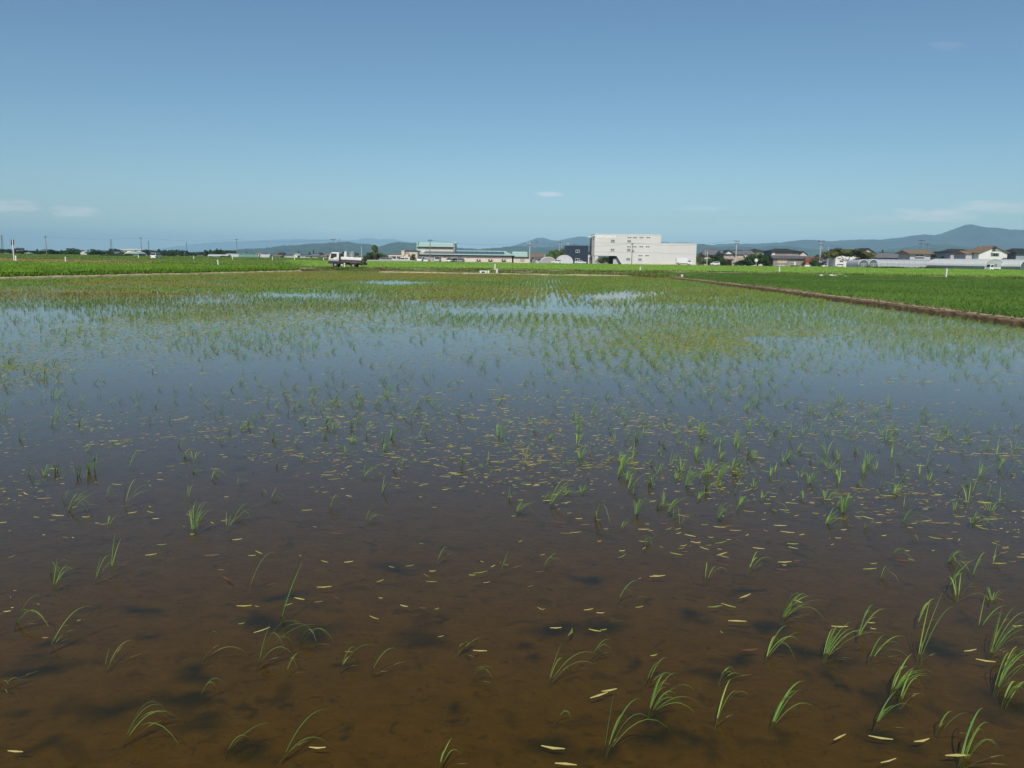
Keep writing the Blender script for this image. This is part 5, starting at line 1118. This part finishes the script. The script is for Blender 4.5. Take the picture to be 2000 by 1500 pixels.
MB().tube((X(676), -.55, zt-.22), (X(703), -.5, zt-.36), .16, .16, 10).tube((X(676), -.2, zt-.2), (X(703), -.1, zt-.25), .18, .18, 10).tube((X(677), .3, zt-.2), (X(703), .4, zt-.3), .18, .18, 10).build('suction_hoses', 'grey_metal', t)
MB().box(X(669.4), X(674.5), -.4, .2, 1.09, Z(495.5)).box(X(669.8), X(674), -.3, .1, Z(495.5)+.001, Z(491.3)).build('pump_unit', 'frame_white', t, bevel=.04); MB().tube((X(667), -.2, 1.3), (X(667.4), -.2, Z(491.8)), .1).build('pump_motor', 'dark_metal', t)
MB().tube((X(694), -.35, Z(495.8)), (X(694), .15, Z(495.8)), .2, .2, 16).build('hose_reel', 'dark_metal', t); MB().box(X(692), X(696), -.2, .2, 1.09, 1.5).build('reel_stand', 'grey_metal', t)
MB().box(X(702.8), X(704.3), -.8, -.7, 1.09, Z(496.8)).box(X(702.8), X(704.3), .7, .8, 1.09, Z(496.8)).box(X(703), X(704), -.7, .7, Z(498)-.04, Z(498)+.04).build('rear_posts', 'grey_metal', t)
MB().box(X(705.2), X(709.5), -.75, .75, .55, 1.42).box(X(709.6), X(713), -.5, .3, .5, .85).build('rear_gear', 'dark_metal', t, bevel=.03); MB().box(X(705.5), X(710), -.85, -.76, .9, 1.05).build('tail_light', 'red_roof', t)
fd = MB()
for s in (-1, 1):
    pts = [(X(689)+.47*math.cos(R(a)), .37+.47*math.sin(R(a))) for a in range(10, 171, 16)]
    for p, q in zip(pts, pts[1:]): fd.box(min(p[0], q[0]), max(p[0], q[0])-.001, s*.66-.2, s*.66+.2, max(p[1], q[1])-.03, max(p[1], q[1]))
fd.build('mudguards', 'grey_metal', t)
for x, rr_ in ((X(654.6), .36), (X(689), .38)):
    for s in (-1, 1): wheel(t, x, s*.76, rr_, .26, 'wheel_disc')

# ------------------------------------------------------------------ trees
def crown_mesh(kind, seed, n=900):
    r = np.random.default_rng(seed); cl = []
    if kind == 'round': cl = [(r.normal(0, .25), r.normal(0, .25), r.uniform(.2, .84), r.uniform(.15, .27)) for _ in range(24)]
    elif kind == 'cone': cl = [(r.normal(0, .16)*(1.1-z), r.normal(0, .16)*(1.1-z), z, .08+.28*(1-z)) for z in np.linspace(.1, .95, 18)]
    elif kind == 'wide': cl = [(x_, r.normal(0, .18), .62+.22*math.cos(x_*2.4)+r.normal(0, .05), r.uniform(.1, .2)) for x_ in np.linspace(-.6, .6, 38)]
    elif kind == 'hedge': cl = [(r.uniform(-.5, .5), r.uniform(-.25, .25), r.uniform(.15, .78), r.uniform(.15, .25)) for _ in range(34)]
    elif kind == 'top': cl = [(r.normal(0, .1), r.normal(0, .1), r.uniform(.66, .92), r.uniform(.12, .2)) for _ in range(14)]
    cl = np.array(cl); k = r.integers(0, len(cl), n); c = cl[k]; d = r.normal(0, 1, (n, 3)); d /= np.linalg.norm(d, axis=1)[:, None]
    P = c[:, :3]+d*c[:, 3:4]*(r.uniform(.3, 1, n)**.4)[:, None]*np.array([1, 1, .85]); P[:, 2] = np.maximum(P[:, 2], .03)
    nr = d+r.normal(0, .5, (n, 3)); nr /= np.linalg.norm(nr, axis=1)[:, None]
    u = np.cross(nr, [0, 0, 1.0]); u /= np.linalg.norm(u, axis=1)[:, None]+1e-6; v = np.cross(nr, u); s = r.uniform(.022, .05, n)[:, None]
    V = np.stack([P-u*s, P-v*s*.8, P+u*s, P+v*s*.8+nr*s*.3], 1).reshape(-1, 3)
    tint = r.uniform(.7, 1.25, len(cl))[k][:, None]*r.uniform(.75, 1.2, (n, 1))
    return V, np.arange(n*4).reshape(-1, 4), tint
TCOL = {'dark': (.065, .12, .04), 'mid': (.11, .19, .045), 'light': (.15, .25, .05), 'olive': (.17, .19, .06), 'blue': (.06, .11, .06)}
TPROT = {}
def tree(label, px, top, wpx, d, kind='round', col='dark', name='tree', group=None, cat='tree', base=0, big=False):
    S = Site(name, label, cat, px, d, group=group); t = S.t; h = S.h(top); w = wpx/FPX*d
    v = random.randrange(3); key = (kind, col, v, big)
    w *= 1.15; t.scale = (w, w*.9, h); t.rotation_euler.z = 0 if kind in ('wide', 'hedge') else random.uniform(0, 6.3); t.location.z = base
    if key not in TPROT:
        V, F, ti = crown_mesh(kind, hash((kind, v)) % 997+v if False else {'round': 11, 'cone': 31, 'wide': 51, 'hedge': 71, 'top': 91}[kind]+v, 4200 if big else 2200)
        T = np.repeat(np.array(TCOL[col])[None]*ti, 4, 0); c = np_obj('crown', V, F, 'leaf', T, t)
        mb = MB(); rs = random.Random(v)
        if kind == 'wide':
            mb.tube((.12, 0, -.03), (.1, 0, .3), .035, .028, 7)
            for (x1, z1_) in ((-.5, .6), (-.25, .7), (.05, .8), (.35, .7), (.55, .55)): mb.tube((.1, 0, .28), (x1*.5, rs.uniform(-.1, .1), .42+rs.uniform(0, .1)), .02, .014, 6); mb.tube((x1*.5, 0, .45), (x1, rs.uniform(-.1, .1), z1_), .013, .006, 5)
        elif kind == 'top':
            mb.tube((0, 0, -.03), (0, 0, .85), .03, .015, 7)
            for a in (0, 2.1, 4.2): mb.tube((.3*math.cos(a), .3*math.sin(a), -.03), (0, 0, .62), .014, .012, 5)
        else:
            mb.tube((0, 0, -.03), (.02, 0, .5), .045, .03, 7)
            for _ in range(5): a = rs.uniform(0, 6.3); mb.tube((.01, 0, rs.uniform(.2, .45)), (.25*math.cos(a), .25*math.sin(a), rs.uniform(.5, .75)), .018, .007, 5)
        tr = mb.build('trunk', 'trunk', t); TPROT[key] = (c, tr)
    else:
        for src in TPROT[key]: o = src.copy(); C.objects.link(o); o.parent = t
    return S
belt = 'one of the dark green trees in the belt beyond the left rice fields'
for (px, top, w, kd, cl_) in [(-6, 485, 14, 'round', 'dark'), (6, 486, 12, 'round', 'dark'), (18, 485, 8, 'round', 'blue'), (41, 483.5, 14, 'round', 'blue'), (48, 489, 10, 'round', 'dark'), (67, 489, 12, 'round', 'blue'), (73, 486.5, 7, 'cone', 'dark'), (78, 490, 12, 'round', 'dark'),
        (86, 490, 12, 'round', 'dark'), (98, 487, 12, 'round', 'dark'), (105, 489, 12, 'round', 'mid'), (113, 489.5, 12, 'round', 'dark'), (120, 488.5, 10, 'cone', 'dark'), (128, 488, 13, 'round', 'dark'), (139, 484, 16, 'round', 'dark'), (148, 487.5, 12, 'round', 'dark'), (156, 490, 10, 'round', 'mid'),
        (163, 488, 9, 'round', 'blue'), (172, 488, 6, 'cone', 'blue'), (184, 486, 10, 'round', 'dark'), (216, 486, 10, 'cone', 'blue'), (221, 485, 14, 'round', 'blue'), (232, 488, 11, 'round', 'blue'), (262, 490, 10, 'round', 'dark'), (283, 488, 12, 'round', 'blue'), (292, 486, 14, 'round', 'blue'), (302, 489, 10, 'round', 'blue'),
        (311, 486.5, 10, 'cone', 'dark'), (318, 487.5, 11, 'round', 'dark'), (330, 488.5, 7, 'cone', 'dark'), (335, 490, 12, 'round', 'dark'), (344, 487, 14, 'round', 'dark'), (352, 489, 12, 'round', 'dark'), (356, 488, 6, 'cone', 'dark'), (365, 489.5, 9, 'cone', 'blue'), (373, 491.5, 10, 'round', 'dark'), (380, 491.5, 10, 'round', 'mid'), (388, 491.5, 9, 'round', 'mid'), (395, 492, 9, 'round', 'dark')]:
    tree(belt, px, top, w*1.4, 500+random.uniform(-15, 40), kd, cl_, group='trees of the far left belt')
for (px, top, w, kd, lb) in [(194, 487, 34, 'hedge', 'large smooth rounded dark thicket left of the pale farm shed'), (404, 487, 11, 'round', 'leftmost tree of the dark plantation'), (411, 487.5, 12, 'cone', 'second tree of the dark plantation'), (418, 487, 13, 'round', 'third tree of the dark plantation'), (424, 485.5, 10, 'cone', 'tallest pointed tree in the dark plantation'), (430, 486.5, 12, 'round', 'tree right of the tallest one in the plantation'), (438, 488, 13, 'round', 'fifth tree of the dark plantation'), (446, 488, 14, 'round', 'last tree of the dark plantation on the right'), (455, 489.5, 12, 'round', 'separate round tree left of the greenhouse pole'), (461, 490, 8, 'round', 'small tree touching the greenhouse pole')]:
    tree(lb, px, top, w*1.1, 470, kd, 'dark')
for (px, top, w, lb) in [(437, 499, 16, 'bright green bush before the pale blue tunnel'), (420, 500, 20, 'very dark low hedge under the plantation'), (330, 497.5, 18, 'low dark bush right of the white van'), (225, 495.5, 40, 'low green thicket under the pale farm shed'), (250, 494, 14, 'reddish green bush before the teal shed')]:
    tree(lb, px, top, w, 410, 'hedge', 'dark' if 'dark' in lb else 'mid', name='bush', cat='bush')
for (px, top, w, kd, lb) in [(482, 491.5, 5, 'cone', 'tiny fir in the far town left of the white gables'), (612.5, 488, 6, 'cone', 'taller of two small dark firs in the far town'), (605, 492, 7, 'cone', 'lower of two small dark firs in the far town'), (583, 490.5, 5, 'cone', 'tiny fir right of the white rounded house'), (628, 491.5, 10, 'round', 'round dark tree behind the beige far house'), (590, 495, 10, 'round', 'low dark tree behind the white and grey far house')]:
    tree(lb, px, top, w, 485, kd, 'dark')
tree('umbrella-pruned tree on slanting stakes right of the truck', 733, 480, 19, 290, 'top', 'olive', big=True)
for (px, top, w, cl_, lb) in [(722, 492, 18, 'dark', 'dark green tree left of the pruned tree'), (730, 494, 16, 'mid', 'green bush at the foot of the pruned tree'), (744, 493, 22, 'mid', 'broad green tree right of the pruned tree'), (716, 499, 14, 'dark', 'low bush next to the rear of the truck')]:
    tree(lb, px, top, w, 295, 'round', cl_, big=True)
tree('small green tree between the office porch and the facility', 807, 494.5, 9, 284, 'round', 'mid'); tree('low dark bush at the left corner of the facility', 808, 505, 9, 282, 'hedge', 'dark', name='bush', cat='bush')
for (px, top, w, cl_, lb) in [(1072, 496, 10, 'dark', 'dark tree over the domed greenhouse'), (1080, 487.5, 24, 'light', 'light green rounded tree left of the navy building'), (1093, 488, 22, 'olive', 'olive tree under the twin antennas'), (1102, 483.5, 14, 'dark', 'dark tree top rising beside the navy building'), (1100, 492, 20, 'dark', 'dense tree directly left of the navy building'), (1041, 505, 8, 'olive', 'weedy bush at the lamp pole'), (1152, 490, 10, 'dark', 'dark tree seen between navy and grey building')]:
    tree(lb, px, top, w, 320, 'round', cl_, big=w > 15)
tree('olive tree seen through the raised end of the grey building', 1176, 500, 17, 316, 'round', 'olive'); tree('dark conifer seen through the raised end of the grey building', 1188, 500, 9, 318, 'round', 'dark')
for (px, top, w, kd, cl_, d_, lb) in [(1366, 491, 11, 'round', 'olive', 310, 'dark olive tree at the right corner of the grey building'), (1392, 487, 5, 'cone', 'dark', 335, 'single fir on the ridge of the slate roof'), (1400, 497, 26, 'round', 'dark', 288, 'broad dark tree left of the pinkish house'), (1384, 503, 24, 'round', 'mid', 284, 'round green bush by the pale pole'), (1408, 508, 10, 'round', 'dark', 282, 'dark bush at the pinkish house corner'),
        (1449, 507, 24, 'round', 'dark', 278, 'low dark bush right of the pinkish house'), (1466, 500, 28, 'round', 'dark', 284, 'dense dark tree left of the road mirror'), (1480, 494.5, 36, 'round', 'mid', 290, 'largest green tree between the two big houses'), (1494, 498, 24, 'round', 'dark', 286, 'dark tree against the grey farmhouse'), (1462, 496, 16, 'round', 'mid', 292, 'tree top left of the largest green tree'),
        (1553, 517.5, 13, 'hedge', 'mid', 268, 'low bush before the grey farmhouse'), (1593, 501, 15, 'round', 'mid', 284, 'green tree right of the brick chimney'), (1587, 509, 12, 'round', 'dark', 280, 'dark shrub at the foot of the brick chimney'), (1602, 512, 12, 'round', 'mid', 276, 'shrub at the foot of the transformer pole'), (1571, 509, 7, 'round', 'dark', 280, 'dark shrub left of the brick chimney'),
        (1692, 492, 24, 'round', 'olive', 276, 'olive bush at the right foot of the spreading tree'), (1683, 503, 12, 'round', 'olive', 274, 'shrubby growth beside the small hoop greenhouses'), (1722, 488, 12, 'cone', 'dark', 290, 'leaning pine left of the wide blue-grey roof'), (1771, 488.5, 7, 'round', 'dark', 290, 'dark shrub top against the brown roof'), (1824, 487.5, 16, 'round', 'dark', 295, 'dark green tree right of the brown roof'), (1836, 491, 18, 'round', 'mid', 292, 'green tree between the brown roof and the black roof'), (1848, 488, 12, 'round', 'dark', 290, 'tree beside the black tiled roof'), (1845, 497, 16, 'round', 'dark', 280, 'low tree behind the end of the long greenhouse'), (1975, 494, 12, 'round', 'olive', 268, 'olive tree right of the white gabled house'), (1968, 501, 20, 'hedge', 'dark', 258, 'dark hedge right of the white gabled house')]:
    tree(lb, px, top, w, d_, kd, cl_, big=w > 15, name='bush' if 'bush' in lb or 'shrub' in lb or 'hedge' in lb else 'tree', cat='bush' if 'bush' in lb or 'shrub' in lb or 'hedge' in lb else 'tree')
tree('wide spreading olive tree with open crown before the white walled house', 1656, 486.5, 56, 272, 'wide', 'olive', big=True)
tree('green hedge under the big white greenhouse side', 1775, 520, 110, 236, 'hedge', 'mid', name='bush', cat='bush')
# ------------------------------------------------------------------ air
hz = MB().box(-29000, 29000, -240, 28500, -1.5, 540).build('haze', 'frame_white'); hz.data.materials.clear()
m = bpy.data.materials.new('haze'); m.use_nodes = True; n = m.node_tree.nodes; n.remove(n['Principled BSDF'])
pv = n.new('ShaderNodeVolumePrincipled'); pv.inputs['Color'].default_value = (.45, .76, 1, 1); pv.inputs['Density'].default_value = HAZE; pv.inputs['Anisotropy'].default_value = -.35
m.node_tree.links.new(pv.outputs[0], n['Material Output'].inputs['Volume']); hz.data.materials.append(m); tag(hz, 'thin blue air haze over the plain and the mountains', kind='stuff')
